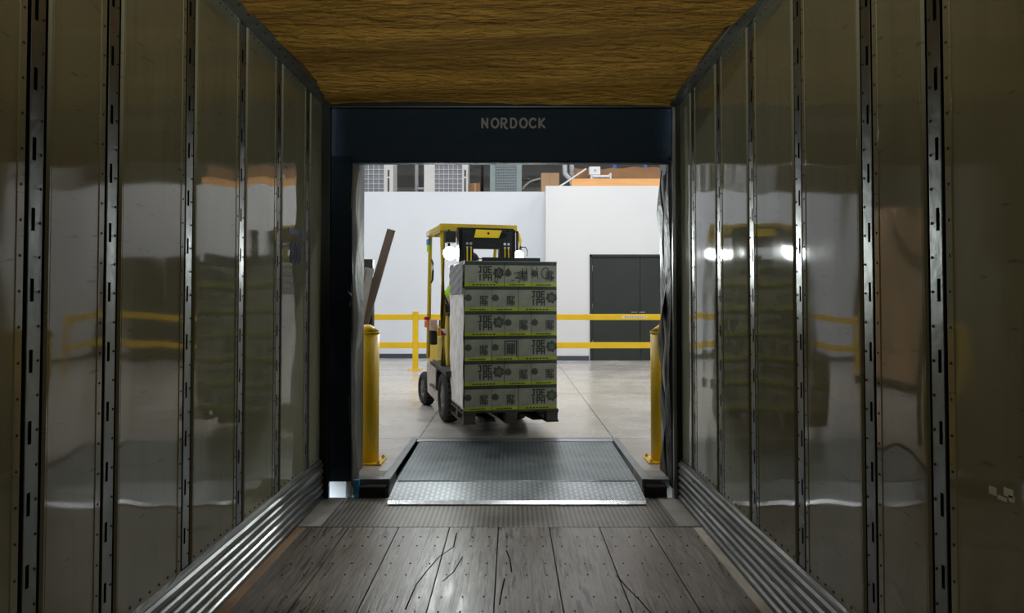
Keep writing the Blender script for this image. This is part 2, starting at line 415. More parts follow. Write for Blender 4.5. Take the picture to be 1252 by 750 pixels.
# nose wall, ceiling
mb = MB(); mb.box((XL-.06, YF-.06, -.02), (XR+.06, YF, 2.9), 'panel'); st(mb, 'wall_front')
mb = MB()
rnd = random.Random(3)
def foamz(u, v):
    x = XL+.075+(XR-XL-.15)*u; y = YF+(YR-YF-.02)*v
    e = .022*math.sin(y*3.1+math.sin(x*2.)*.7)+.014*math.sin(y*7.3+x*1.7)+rnd.uniform(-.006, .006)
    ex = .012*math.sin(y*9)+.008*math.sin(y*23) if u in (0, 1) else 0
    return (x+ex, y, ZC+.012-.014+e*.8-.0)
mb.grid(24, 210, foamz, 'foam')
mb.box((XL-.06, YF-.06, ZC+.055), (XR+.06, YR+.06, ZC+.12), 'galv')
st(mb, 'ceiling')
# floor: hardwood boards with seams and screws
mb = MB()
seams = [-.996-.307+.0, -.996, -.689, -.378, -.078, .234, .541, .846, 1.152]
xs = [XL+.02] + seams[1:] + [XR-.02]
for a, b in zip(xs, xs[1:]):
    mb.box((a+.0032, YF, -.04), (b-.0032, 4.86, 0), 'wood')
    if b-a > .15:
        k = 0; y = 1.2
        while y < 4.8:
            for fx in (.17, .5, .83):
                mb.cyl((a+(b-a)*fx, y+rnd.uniform(-.012, .012), 0), (a+(b-a)*fx, y, .0004), .0045, 'rivet', seg=8)
            y += .30 if k % 2 else .17; k += 1
mb.box((XL-.06, YF-.06, -.10), (XR+.06, 4.86, -.03), 'slot')
for pts in ([(450, 345), (440, 390), (395, 420), (355, 465), (320, 510), (285, 590)], [(965, 480), (1000, 520), (1040, 560), (1085, 612)], [(605, 490), (596, 530), (588, 575)], [(470, 420), (440, 470), (405, 500)], [(610, 400), (622, 430), (628, 470)]):
    W3 = []
    for a, b in pts:
        px_, py_ = 390+a/2.664, 520+b/2.664; Y_ = CH*F/(py_-HY); W3.append((X_(px_, Y_), Y_))
    for p, q in zip(W3, W3[1:]):       # long cracks in the boards
        L = math.hypot(q[0]-p[0], q[1]-p[1]); an = math.atan2(q[1]-p[1], q[0]-p[0])
        mb.box((0, -.0035, -.002), (L, .0035, .0005), 'slot', 0, Matrix.Translation((p[0], p[1], 0)) @ Matrix.Rotation(an, 4, 'Z'))
fl = st(mb, 'floor')
mb = MB(); mb.box((XR-.075, YF, -.01), (XR-.036, 4.84, .006), 'lumberworn', .002) if 'lumberworn' in M else None
M['lumberworn'] = mat('worn_pale_wood', (.62, .58, .50), .6, noise=(9, .35, (1, .25, 1)))
M['lumberbrown'] = mat('worn_brown_wood', (.28, .17, .08), .6, noise=(9, .45, (1, .25, 1)))
mb = MB(); mb.box((XR-.085, YF, -.01), (XR-.034, 4.84, .006), 'lumberworn', .002); st(mb, 'edge_board', fl, 'pale scuffed edge board along the right wall')
mb = MB(); mb.box((XL+.034, YF, -.01), (XL+.085, 4.84, .006), 'lumberbrown', .002); st(mb, 'edge_board', fl, 'brown stained edge board along the left wall')
mb = MB(); mb.box((XL-.06, 4.862, -.10), (XR+.06, YR+.045, .002), 'sill', .003)
for xx in (XL+.10, XR-.10):
    mb.box((xx-.07, 4.87, -.01), (xx+.07, YR+.04, .004), 'conc', .002)
st(mb, 'rear_sill', fl, 'ribbed steel rear sill of the trailer floor')
# rear frame
mb = MB()
mb.box((XL-.06, YR, .002), (XL+.062, YR+.05, 2.9), 'blacksteel', .006)
mb.box((XR-.030, YR, .002), (XR+.06, YR+.05, 2.9), 'blacksteel', .006)
mb.box((XR-.055, YR+.01, .002), (XR-.03, YR+.05, 2.78), 'galv', .004)
mb.box((XL+.06, YR, 2.766), (XR-.03, YR+.05, 2.9), 'blacksteel', .006)
st(mb, 'trim_1', None, 'black steel rear door frame of the trailer')

t = thing('added_fill_lamp', 'added fill lamp on the trailer ceiling behind the camera', 'lamp', (-.07, -1.2, ZC-.03))  # unseen lamp added to brighten the trailer interior
mb = MB(); mb.box((-.62, -.09, 0), (.62, .09, .035), 'lumb', .008); mb.build('housing', t)
mb = MB(); mb.box((-.6, -.075, -.008), (.6, .075, 0), 'luma2'); mb.build('diffuser', t)
l = bpy.data.lights.new('lamp', 'AREA'); l.shape = 'RECTANGLE'; l.size = 1.2; l.size_y = .15; l.energy = FILL_LAMP_W; l.color = (1, .98, .86)
o = bpy.data.objects.new('lamp', l); COL.objects.link(o); o.parent = t; o.location = (0, 0, -.02)

t = thing('added_fill_spot', 'added tripod fill light standing in the trailer behind the camera', 'fill light', (-.07, -1.9, 0))  # unseen spot on a tripod, added to lift the ceiling and walls
for k in range(3):
    a = PI/2+2*PI*k/3; mb = MB(); mb.tube([(0, 0, .75), (.42*math.cos(a), .42*math.sin(a), .012)], .012, 'black', 8); mb.build('leg', t)
mb = MB(); mb.cyl((0, 0, .55), (0, 0, 1.12), .016, 'galv'); mb.build('pole', t)
mb = MB(); mb.box((-.15, -.05, 1.12), (.15, .03, 1.32), 'black', .012); mb.build('lamp_head', t)
l = bpy.data.lights.new('lamp', 'SPOT'); l.energy = FILL_SPOT_W; l.spot_size = math.radians(46); l.spot_blend = 1; l.shadow_soft_size = .12; l.color = (1, .98, .86)
o = bpy.data.objects.new('lamp', l); COL.objects.link(o); o.parent = t; o.location = (0, .06, 1.22); o.rotation_euler = (math.radians(90+22), 0, 0)

# ================================================================== DOCK OPENING
EW = 5.78                    # outside face of building wall
OL, OR = -1.15, 1.165        # clear opening
WB = -.9
mb = MB()                    # dock wall with its opening
mb.box((-9, EW, WB), (OL-.06, 6.13, 7), 'extwall'); mb.box((OR+.06, EW, WB), (10, 6.13, 7), 'extwall')
mb.box((OL-.06, EW, 2.62), (OR+.06, 6.13, 7), 'extwall')
mb.box((OL-.06, EW-.0, WB), (OR+.06, 6.0, -.32), 'extwall')
st(mb, 'wall_dock')
mb = MB()
mb.box((OL-.06, EW+.02, DZ), (OL, 6.14, 2.52), 'greyvinyl', .01); mb.box((OR, EW+.02, DZ), (OR+.06, 6.14, 2.52), 'galv', .01)
mb.box((OL-.06, EW+.02, 2.52), (OR+.06, 6.14, 2.62), 'blackvinyl', .01)
st(mb, 'trim_2', None, 'steel jambs of the dock opening')
# dock shelter: head pad + side pads
t = thing('dock_shelter', 'dark navy padded dock seal framing the opening at the trailer end', 'dock seal', (0, EW, DZ))
inv = Matrix.Translation((0, -EW, -DZ))
def padbox(name, a, b, m, folds, axis, lab=None):
    mb = MB()
    vs = mb.box(a, b, m)
    es = list({e for v in vs for e in v.link_edges}); bmesh.ops.subdivide_edges(mb.bm, edges=es, cuts=14, use_grid_fill=True)
    for v in mb.bm.verts:
        k = v.co.z if axis == 'z' else v.co.x
        v.co.y += folds*(math.sin(k*9+v.co.x*5)+.5*math.sin(k*23))*.5
        if axis == 'z': v.co.x += folds*.5*math.sin(k*5+v.co.y*9)
    for f in mb.bm.faces: f.smooth = True
    mb.bm.transform(inv)
    o = mb.build(name, t)
    if lab: o['label'] = lab
    return o
padbox('head_pad', (XL+.01, 5.615, 2.384), (XR-.01, 5.70, 2.90), 'navy', .005, 'x')
padbox('side_pad', (XL-.1, 5.61, .108), (OL+.01, EW-.005, 2.43), 'navy', .008, 'z', 'navy left side pad')
padbox('side_pad', (OR-.03, 5.61, .06), (XR+.1, EW-.005, 2.43), 'blackvinyl', .018, 'z', 'black folded right side pad')
mb = MB()     # worn hanging edge of left pad
def flap(u, v):
    z = .01+2.47*v; x = OL+.002+.016*math.sin(z*6)*.5+.028*u*(1+.3*math.sin(z*11))
    if v < .02: x += .02*(1-u)
    return (x, 5.62+.10*u+.015*math.sin(z*8), z)
mb.grid(3, 60, flap, 'greyvinyl'); mb.bm.transform(inv); o = mb.build('edge_flap', t); o['label'] = 'worn pale edge flap hanging at the left pad'
mo = o.modifiers.new('thick', 'SOLIDIFY'); mo.thickness = .004
mb = MB()
def flap2(u, v):
    z = .06+2.3*v; x = OR-.034+.02*u+.01*math.sin(z*5)+.012*math.sin(z*13+u*3)
    return (x, EW+.02+.25*u+.02*math.sin(z*7), z)
mb.grid(4, 60, flap2, 'blackvinyl'); mb.bm.transform(inv); o = mb.build('edge_flap', t); o['label'] = 'wrinkled black flap on the right'
mo = o.modifiers.new('thick', 'SOLIDIFY'); mo.thickness = .004
mb = MB(); text(mb, 'NORDOCK', .052, .064, .068, .0135, 'logo', inv @ frame((X_(589, 5.6), 5.603, 2.636), (1, 0, 0), (0, 0, 1))); mb.build('lettering', t)['label'] = 'grey NORDOCK lettering'
mb = MB(); mb.tube([inv @ Vector(p) for p in ((OL-.01, 5.60, 1.46), (OL+.01, 5.59, 1.43), (OL+.012, 5.59, 1.39), (OL-.004, 5.60, 1.35))], .006, 'cable'); mb.build('strap', t)
# concrete dock floor around the leveller pit
PL, PR, PF, PB = -.875, .945, 5.70, 7.37
mb = MB()
def slab(a, b): mb.box((*a, WB), (*b, DZ), 'concrete')
slab((-9, 6.02), (PL-.0, 24)); slab((PR, 6.02), (10, 24)); slab((PL, PB), (PR, 24))
mb.box((OL-.0, 5.72, WB), (PL, 6.02, DZ), 'conc'); mb.box((PR, 5.72, WB), (OR+.0, 6.02, DZ), 'conc')
mb.box((PL, 5.9, WB), (PR, PB, -.35), 'slot')
st(mb, 'floor')
mb = MB()        # steel curb angles round the pit and along dock nosing
mb.box((PL-.06, 5.705, DZ-.06), (PL, PB+.07, DZ+.006), 'curb', .003); mb.box((PR, 5.705, DZ-.06), (PR+.06, PB+.07, DZ+.006), 'curb', .003)
mb.box((PL-.06, PB+.0, DZ-.06), (PR+.06, PB+.07, DZ+.007), 'curb', .003)
mb.box((OL+.02, 5.70, DZ-.06), (PL-.06, 5.80, DZ+.006), 'curb', .003); mb.box((PR+.06, 5.70, DZ-.06), (OR-.02, 5.80, DZ+.006), 'curb', .003)
st(mb, 'trim_3', None, 'grey steel curb angles round the leveler pit')

# ================================================================== DOCK LEVELLER
t = thing('dock_leveler', 'grey tread plate dock leveler ramp resting its lip on the trailer floor', 'dock leveler', (.035, 7.35, DZ))
ix = Matrix.Translation((-.035, -7.35, -DZ))
def sloped(name, x0a, x1a, ya, za, x0b, x1b, yb, zb, th, m, lab=None):
    mb = MB(); P = [(x0a, ya, za), (x1a, ya, za), (x1b, yb, zb), (x0b, yb, zb)]
    a = [mb.bm.verts.new(p) for p in P]; b = [mb.bm.verts.new((p[0], p[1], p[2]-th)) for p in P]
    mb.bm.faces.new(a); mb.bm.faces.new(b[::-1])
    for i in range(4): mb.bm.faces.new((a[i], a[(i+1) % 4], b[(i+1) % 4], b[i]))
    mb._fin(a+b, None, m); mb.bm.transform(ix); o = mb.build(name, t)
    if lab: o['label'] = lab
    return o
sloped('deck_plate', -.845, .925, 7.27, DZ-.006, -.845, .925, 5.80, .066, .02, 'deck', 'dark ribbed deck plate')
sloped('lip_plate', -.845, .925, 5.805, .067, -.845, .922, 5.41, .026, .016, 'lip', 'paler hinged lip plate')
sloped('lip_bevel', -.845, .922, 5.411, .0262, -.838, .915, 5.365, .012, .009, 'lightsteel', 'bright worn bevel of the lip')
sloped('hinge_plate', -.87, .94, 7.365, DZ+.006, -.87, .94, 7.275, DZ-.002, .02, 'steel')
mb = MB(); mb.cyl((-.83, 5.805, .062), (.91, 5.805, .062), .010, 'steel'); mb.bm.transform(ix); mb.build('lip_hinge', t)
mb = MB(); [mb.box((x-.02, 5.9, -.05), (x+.02, 7.3, .03), 'blacksteel') for x in (-.7, -.2, .3, .8)]; mb.bm.transform(ix); mb.build('support_beam', t)
# bumpers
for (x0, x1, lab) in ((-1.075, -.885, 'black rubber dock bumper left of the leveler lip'), (.955, 1.10, 'black rubber dock bumper right of the leveler lip')):
    mb = MB(); mb.box((x0, 5.585, -.32), (x1, 5.70, .075), 'rubber', .006)
    for k in range(5): mb.box((x0-.002, 5.59+k*.022, -.31), (x1+.002, 5.594+k*.022, .077), 'slot')
    for k in (.25, .75): mb.cyl((x0+(x1-x0)*k, 5.583, -.1), (x0+(x1-x0)*k, 5.578, -.1), .015, 'steel')
    o = mb.build('dock_bumper'); tag(o, lab, 'bumper')
mb = MB(); mb.box((-1.125, 5.63, -.02), (-1.085, 5.66, .115), 'bluepad', .004); mb.box((-1.11, 5.66, .02), (-1.10, 5.72, .06), 'steel')
tag(mb.build('mounting_bracket'), 'small blue bracket beside the left bumper at floor level', 'bracket')

# ================================================================== BOLLARDS
def bollard(x, y, label):
    t = thing('bollard', label, 'bollard', (x, y, DZ), 0, 'yellow bollards flanking the dock opening')
    mb = MB(); mb.cyl((0, 0, .012), (0, 0, 1.03), .098, 'yellow', seg=40); mb.build('sleeve', t)
    mb = MB(); mb.cyl((0, 0, 1.03), (0, 0, 1.045), .102, 'yellow', seg=40); mb.cyl((0, 0, 1.045), (0, 0, 1.10), .102, 'yellow', r2=.028, seg=40)
    mb.build('cap', t)
    mb = MB(); mb.box((-.14, -.14, 0), (.14, .14, .013), 'yellow', .003); mb.build('base_plate', t)
    for a in (-1, 1):
        for b in (-1, 1):
            mb = MB(); mb.cyl((a*.115, b*.115, .013), (a*.115, b*.115, .03), .013, 'yellow', seg=6, smooth=False); mb.cyl((a*.115, b*.115, .03), (a*.115, b*.115, .04), .006, 'yellow', seg=8); mb.build('anchor_bolt', t)
bollard(-1.160, 6.33, 'yellow steel bollard left of the dock leveler')
bollard(1.228, 6.38, 'yellow steel bollard right of the dock leveler')

# ================================================================== GUARD RAIL
RY = 14.8
t = thing('guard_rail', 'yellow two-bar guard rail crossing behind the forklift', 'guard rail', (0, RY, DZ))
px = [-4.3, -1.80, .70, 3.2, 5.7]
for (a, b) in zip(px, px[1:]):
    for zc in (.995, .465):
        mb = MB(); mb.box((a+.052, -.045, zc-.055), (b-.052, .045, zc+.055), 'yellow', .006); o = mb.build('rail_bar', t)
        if zc > .9 and a == .70:
            mb = MB(); mb.box((X_(760, RY), -.047, zc-.02), (X_(790, RY), -.0445, zc+.022), 'label'); 
            for k in range(9): mb.box((X_(763, RY)+k*.046, -.048, zc-.008), (X_(763, RY)+k*.046+.03, -.0465, zc+.008), 'logo')
            mb.build('sticker', o)['label'] = 'pale printed sticker'
for x in px:
    mb = MB(); mb.box((x-.05, -.05, .012), (x+.05, .05, 1.08), 'yellow', .004); o = mb.build('post', t)
    mb = MB(); mb.box((x-.056, -.056, 1.08), (x+.056, .056, 1.10), 'yellow', .006); mb.build('post_cap', o)
    mb = MB(); mb.box((x-.13, -.13, 0), (x+.13, .13, .013), 'yellow', .002); mb.build('foot_plate', o)

# ================================================================== WAREHOUSE SHELL
YB1, YB2 = 17.9, 17.2; XJ = .77
mb = MB(); mb.box((-5.6, YB1, DZ), (XJ, YB1+.2, 3.90), 'white'); mb.box((-5.6, YB1+.2, 3.80), (XJ, 22, 3.88), 'whceil'); st(mb, 'wall_back')
mb = MB(); mb.box((XJ, YB2, DZ), (1.72, YB2+.2, 3.93), 'whiteb'); mb.box((3.93, YB2, DZ), (9, YB2+.2, 3.93), 'whiteb')
mb.box((1.72, YB2, 2.40), (3.93, YB2+.2, 3.93), 'whiteb'); mb.box((XJ, YB2+.2, 3.83), (9, 22, 3.91), 'whceil')
mb.box((XJ, YB2+.2, DZ), (XJ+.15, 18.1, 3.93), 'whiteb')
mb.box((XJ-.012, YB2-.012, DZ), (XJ+.03, YB2+.03, 3.93), 'whiteb', .003)
st(mb, 'wall_back')
mb = MB(); mb.box((-5.6, YB1-.015, DZ), (XJ, YB1, DZ+.10), 'basebd', .003); st(mb, 'baseboard_back')
mb = MB(); mb.box((XJ, YB2-.015, DZ), (1.70, YB2, DZ+.10), 'basebd', .003); mb.box((3.95, YB2-.015, DZ), (9, YB2, DZ+.10), 'basebd', .003); st(mb, 'baseboard_right')
# dark double door
mb = MB()
mb.box((1.72, YB2-.02, DZ), (1.775, YB2+.1, 2.42), 'doorgrey', .004); mb.box((3.875, YB2-.02, DZ), (3.93, YB2+.1, 2.42), 'doorgrey', .004); mb.box((1.72, YB2-.02, 2.365), (3.93, YB2+.1, 2.42), 'doorgrey', .004)
dr = st(mb, 'door_1', None, 'dark grey double door with its steel frame')
for a, b in ((1.78, 2.82), (2.83, 3.87)):
    mb = MB(); mb.box((a, YB2+.01, DZ+.01), (b, YB2+.06, 2.36), 'doorgrey', .004); o = mb.build('door_leaf', dr)
    hx = b-.08 if a < 2 else a+.08
    mb = MB(); mb.cyl((hx, YB2+.01, 1.15), (hx, YB2-.05, 1.15), .012, 'galv'); mb.box((hx-.12, YB2-.06, 1.14), (hx+.01, YB2-.04, 1.165), 'galv', .004); mb.build('door_handle', o)
    for z in (.4, 1.2, 2.05):
        mb = MB(); mb.cyl(((a if a < 2 else b), YB2-.0, z), ((a if a < 2 else b), YB2, z+.14), .012, 'galv'); mb.build('hinge', o)
mb = MB(); mb.box((-9.1, 24, DZ), (10.1, 24.2, 7), 'greywall'); st(mb, 'wall_rear')
mb = MB(); mb.box((-9.2, 5.78, WB), (-9, 24.2, 7), 'greywall'); st(mb, 'wall_west')
mb = MB(); mb.box((10, 5.78, WB), (10.2, 24.2, 7), 'whiteb'); st(mb, 'wall_east')
mb = MB(); mb.box((-9.2, 5.78, 7), (10.2, 24.2, 7.2), 'whceil')
for k in range(9): mb.box((-9, 7+k*2, 6.75), (10, 7.1+k*2, 7), 'whceil')
st(mb, 'ceiling')
# ground outside, below the dock
mb = MB(); mb.box((-30, -12, -1.3), (30, EW, -1.2), 'conc'); mb.box((-9, EW, -1.3), (10, EW+.2, WB), 'extwall'); st(mb, 'ground')

# ceiling luminaires
def lum(x, y, w=LAMP_W, lab=''):
    t = thing('ceiling_light', lab, 'ceiling light', (x, y, 6.55), 0, 'warehouse high bay lights')
    mb = MB(); mb.box((-.65, -.2, 0), (.65, .2, .09), 'lumb', .01); mb.build('housing', t)
    mb = MB(); mb.box((-.6, -.17, -.006), (.6, .17, 0), 'luma'); mb.build('diffuser', t)
    for q in (-.4, .4):
        mb = MB(); mb.cyl((q, 0, .09), (q, 0, .45), .006, 'lumb', seg=6); mb.build('hanger', t)
    l = bpy.data.lights.new('lamp', 'AREA'); l.shape = 'RECTANGLE'; l.size = 1.2; l.size_y = .34; l.energy = w; l.color = (.955, .98, 1)
    o = bpy.data.objects.new('lamp', l); COL.objects.link(o); o.parent = t; o.location = (0, 0, -.02)
lx = {-6: 'far left', -2.6: 'left centre', .8: 'centre', 4.2: 'right centre', 7.6: 'far right'}
ly = {10.2: 'first row from the dock doors', 14.6: 'middle row, above the guard rail', 19.8: 'last row, above the office roof'}
for y, a in ly.items():
    for x, b in lx.items(): lum(x, y, LAMP_W*(1.0 if y < 19 else .45), f'long white ceiling light, {b} of the {a}')

# ================================================================== THINGS ON THE OFFICE ROOF
def condenser(x0, x1, xr0, xr1, Y, frame_m, lab, slot=True, dens=6):
    """px extents: body x0..x1, grille xr0..xr1"""
    ax, bx = X_(x0, Y), X_(x1, Y); g0, g1 = X_(xr0, Y), X_(xr1, Y); zb, zt = 3.9, 5.05
    t = thing('condenser_unit', lab, 'air conditioner', ((ax+bx)/2, Y, zb), 0, 'condenser units on the office roof')
    inv = Matrix.Translation((-(ax+bx)/2, -Y, -zb))
    mb = MB(); mb.box((ax, Y+.03, zb+.02), (bx, Y+.65, zt), frame_m, .01)
    if g0 > ax+.02: mb.box((ax, Y, zb+.02), (g0, Y+.04, zt), frame_m, .006)
    if bx > g1+.02: mb.box((g1, Y, zb+.02), (bx, Y+.04, zt), frame_m, .006)
    mb.box((ax, Y, zt-.05), (bx, Y+.04, zt), frame_m, .006)
    mb.bm.transform(inv); mb.build('casing', t)
    mb = MB(); mb.box((g0, Y+.024, zb+.03), (g1, Y+.03, zt-.05), 'coil')
    mb.bm.transform(inv); mb.build('coil', t)
    mb = MB(); n = dens
    for k in range(n+1):
        xx = g0+(g1-g0)*k/n; mb.box((xx-.006, Y-.002, zb+.03), (xx+.006, Y+.008, zt-.05), frame_m)
    z = zb+.05
    while z < zt-.06: mb.box((g0, Y-.004, z), (g1, Y+.004, z+.012), frame_m); z += .115 if dens < 9 else .065
    mb.bm.transform(inv); mb.build('wire_guard', t)
    if slot:
        mb = MB(); sx = (g1+bx)/2; mb.box((sx-.025, Y-.004, zb+.05), (sx+.02, Y, zb+.42), 'coildark'); mb.box((sx-.025, Y-.004, zb+.46), (sx+.02, Y, zb+.62), 'coildark'); mb.bm.transform(inv); mb.build('side_vent', t)
M['coil'] = mat('coil_fins', (.24, .25, .29), .5, .3, noise=(30, .3, (1, 1, 3))); M['coildark'] = mat('vent_dark', (.08, .08, .08), .6)
YU = 18.6
condenser(430, 480, 430, 469, YU, 'whitemetal', 'white outdoor condenser unit on the office roof, nearest the left edge of the opening')
condenser(518, 572, 531, 565, YU, 'whitemetal', 'white outdoor condenser unit on the office roof, above the left side of the forklift')
condenser(599, 638, 605, 632, YU, 'greengrey', 'grey-green condenser unit with a fine mesh on the office roof', False, 9)
def tbox(name, px0, px1, pyt, Y, zb, dep, m, lab, cat, extra=None):
    mb = MB(); a, b, z = X_(px0, Y), X_(px1, Y), Z_(pyt, Y); mb.box((a, Y, zb), (b, Y+dep, z), m, .006)
    if extra: extra(mb, a, b, z)
    return tag(mb.build(name), lab, cat)
tbox('cardboard_box', 574.5, 587, 223.5, YU+.1, 3.88, .3, 'kraftdark', 'small brown box between the condenser units on the office roof', 'box', lambda mb, a, b, z: mb.box(((a+b)/2-.02, YU+.097, 3.9), ((a+b)/2+.02, YU+.1, z), 'kraft'))
tbox('cardboard_box', 662, 684, 211, YU-.3, 3.88, .45, 'kraft', 'tall tan cardboard box on the office roof at the wall corner', 'box', lambda mb, a, b, z: mb.box(((a+b)/2-.003, YU-.302, 3.9), ((a+b)/2+.003, YU-.3, z), 'kraftdark'))
mb = MB(); x = X_(589.5, YU+.3); mb.cyl((x, YU+.3, 3.88), (x, YU+.3, 6.9), .035, 'cable', seg=12); mb.box((x-.18, YU+.27, 4.62), (x+.0, YU+.33, 4.66), 'cable'); mb.cyl((x, YU+.3, 3.88), (x, YU+.3, 3.9), .07, 'cable'); tag(mb.build('conduit'), 'black vertical conduit right of the small brown box', 'pipe')
mb = MB(); x = X_(509, YU+.3); mb.cyl((x, YU+.3, 3.88), (x, YU+.3, 6.9), .045, 'pipe', seg=12); mb.box((x+.02, YU+.27, 4.10), (x+.17, YU+.33, 4.14), 'pipe'); mb.cyl((x, YU+.3, 3.88), (x, YU+.3, 3.9), .08, 'pipe'); tag(mb.build('conduit'), 'pale vertical pipe left of the middle condenser unit', 'pipe')
mb = MB(); x = X_(514, YU+.2); mb.box((x-.06, YU+.2, 3.88), (x+.06, YU+.35, 4.06), 'cable', .02); mb.cyl((x-.05, YU+.19, 3.9), (x+.05, YU+.19, 4.0), .008, 'pipe', seg=6); mb.box((x-.22, YU+.2, 3.88), (x-.1, YU+.3, 3.95), 'cable', .01); tag(mb.build('junction_box'), 'small black junction box beside the pale vertical pipe', 'junction box')
def cable(pts, r, m, lab, name='cable'):
    mb = MB(); P = [at(*p) for p in pts]; Q = []
    for i in range(len(P)-1):
        p0 = P[max(i-1, 0)]; p1 = P[i]; p2 = P[i+1]; p3 = P[min(i+2, len(P)-1)]
        for k in range(6):
            u = k/6; Q.append(.5*((2*p1)+(p2-p0)*u+(2*p0-5*p1+4*p2-p3)*u*u+(3*p1-p0-3*p2+p3)*u**3))
    Q.append(P[-1]); mb.tube(Q, r, m, 8); return tag(mb.build(name), lab, 'cable' if name == 'cable' else 'pipe')
cable([(638, 220, 18.8), (645, 219, 18.8), (652, 222, 18.8), (662, 220, 18.8)], .022, 'cable', 'black cable sagging behind the tan box')
cable([(639, 231, 18.7), (643, 226, 18.7), (650, 221, 18.7), (663, 217.5, 18.7)], .02, 'cablew', 'pale cable arching to the tan box')
cable([(691, 175, 17.9), (691, 208, 17.9), (693, 214, 17.9), (699, 221, 17.9), (700, 232, 17.9)], .055, 'pipe', 'left of two pale bent pipes by the orange beam', 'conduit')
cable([(699.5, 175, 18.1), (699.5, 208, 18.1), (701, 213, 18.1), (705, 216.5, 18.1), (716, 216.5, 18.1)], .055, 'pipe', 'right of two pale bent pipes by the orange beam', 'conduit')
cable([(682, 229, 17.6), (695, 221, 17.6), (705, 214, 17.6), (717, 206, 17.6)], .02, 'pwhite', 'thin white tube leaning across the bent pipes', 'conduit')
mb = MB(); a, b = X_(699, 17.3), 9.0; b = 4.15; mb.box((a, 17.24, 3.931), (b, 17.42, Z_(218.5, 17.3)), 'osb', .006); tag(mb.build('lumber_beam'), 'fresh orange lumber beam lying along the top of the white wall', 'beam')
mb = MB(); mb.grid(30, 1, lambda u, v: (a+.12+(b-a-.4)*u, 18.0+.02*math.sin(u*9), 3.92+v*(Z_(205+1.2*math.sin(u*7)+.7*math.sin(u*31), 18.0)-3.92)), 'kraftdark')
o = mb.build('cardboard_sheet'); mo = o.modifiers.new('t', 'SOLIDIFY'); mo.thickness = .02; tag(o, 'long torn brown sheet standing behind the orange beam', 'cardboard sheet')
Y = 17.75; mb = MB(); mb.box((X_(721, Y), Y, Z_(213, Y)), (X_(734.5, Y), Y+.2, Z_(203, Y)), 'pwhite', .01); mb.cyl((X_(728, Y), Y-.012, Z_(208, Y)), (X_(728, Y), Y, Z_(208, Y)), .03, 'pipe'); mb.box((X_(724, Y), Y+.05, 3.9), (X_(731, Y), Y+.12, Z_(213, Y)), 'pwhite'); tag(mb.build('control_box'), 'white square control box behind the orange beam', 'control box')
Y = 17.65; mb = MB()
for xx in (724, 747): mb.box((X_(xx, Y)-.02, Y, 3.92), (X_(xx, Y)+.02, Y+.3, Z_(211 if xx > 740 else 213, Y)), 'pwhite', .003)
mb.box((X_(724, Y), Y, Z_(216, Y)), (X_(747, Y), Y+.3, Z_(213.5, Y)), 'pwhite', .003); mb.box((X_(724, Y), Y+.28, 3.92), (X_(747, Y), Y+.3, Z_(214, Y)), 'pipe'); mb.box((X_(724, Y), Y, 3.92), (X_(747, Y), Y+.3, 4.03), 'pwhite')
tag(mb.build('crate'), 'white plastic crate beside the square control box', 'crate')
mb = MB(); mb.cyl((-9, 22.5, 5.6), (10, 22.5, 5.6), .12, 'pipe'); tag(mb.build('duct'), 'long grey pipe high on the rear wall', 'pipe')
for xx, lb in ((752, 'left'), (790, 'right')):
    mb = MB(); mb.box((X_(xx, 19)-.04, 19, 4.4), (X_(xx, 19)+.04, 19.08, 6.9), 'sticker_blue', .005); tag(mb.build('hanging_strap'), f'blue strap hanging behind the brown sheet, {lb} of two', 'strap')

# ---------- things mostly seen mirrored in the liner panels
for i, (a, b, l) in enumerate(((4.25, 4.72, 'narrower'), (4.98, 5.72, 'wider'))):
    t = thing('steel_cabinet', f'{l} of two dark steel cabinets against the white wall right of the dark double door', 'cabinet', ((a+b)/2, YB2-.5, DZ)); w = (b-a)/2
    mb = MB(); mb.box((-w, 0, .05), (w, .46, 2.25), 'doorgrey', .01); mb.box((-w+.03, .03, 0), (w-.03, .4, .05), 'black'); mb.build('body', t)
    for q in (-1, 1):
        mb = MB(); mb.box((min(q*w*.97, q*.005), -.02, .08), (max(q*w*.97, q*.005), 0, 2.2), 'doorgrey', .004); o = mb.build('door', t)
        mb = MB(); mb.box((q*.03-.008, -.04, 1.0), (q*.03+.008, -.02, 1.15), 'galv', .003); mb.build('handle', o)
nm = ['bottom', 'second from the bottom', 'middle', 'second from the top', 'topmost']
for k in range(5):
    t = thing('cardboard_carton', f'large brown carton, {nm[k]} of the stack left of the guard rail', 'carton', (-3.6+(.03 if k % 2 else 0), 12.2, DZ+.14+.52*k), 0, 'stacked brown cartons left of the guard rail')
    mb = MB(); mb.box((-.27, -.34, 0), (.27, .34, .515), 'kraft', .01); mb.build('body', t)
    mb = MB(); mb.box((-.274, -.03, .3), (.274, .03, .5165), 'label'); mb.box((-.03, -.3445, .36), (.03, .3445, .5165), 'label'); mb.build('tape', t)
def pallet(W, D, loc, rz, lab):
    t = thing('pallet', lab, 'pallet', loc, rz)
    for k in range(6):
        mb = MB(); y = -D/2+(D-.09)*k/5; mb.box((-W/2, y, .107), (W/2, y+.09, .125), 'palewood', .002); mb.build('deck_board', t)
    for i in range(3):
        x = -W/2+(W-.12)*i/2
        mb = MB(); mb.box((x, -D/2, .0), (x+.12, D/2, .018), 'palewood', .002); mb.build('bottom_board', t)
        mb = MB(); mb.box((x, -D/2, .089), (x+.12, D/2, .107), 'palewood', .002); mb.build('stringer_board', t)
        for j in range(3):
            y = -D/2+(D-.12)*j/2; mb = MB(); mb.box((x+.005, y+.005, .018), (x+.115, y+.115, .089), 'palewood', .004); mb.build('block', t)
    return t
pallet(.8, .8, (-3.6, 12.2, DZ), 0, 'wooden pallet on the floor under the brown cartons')

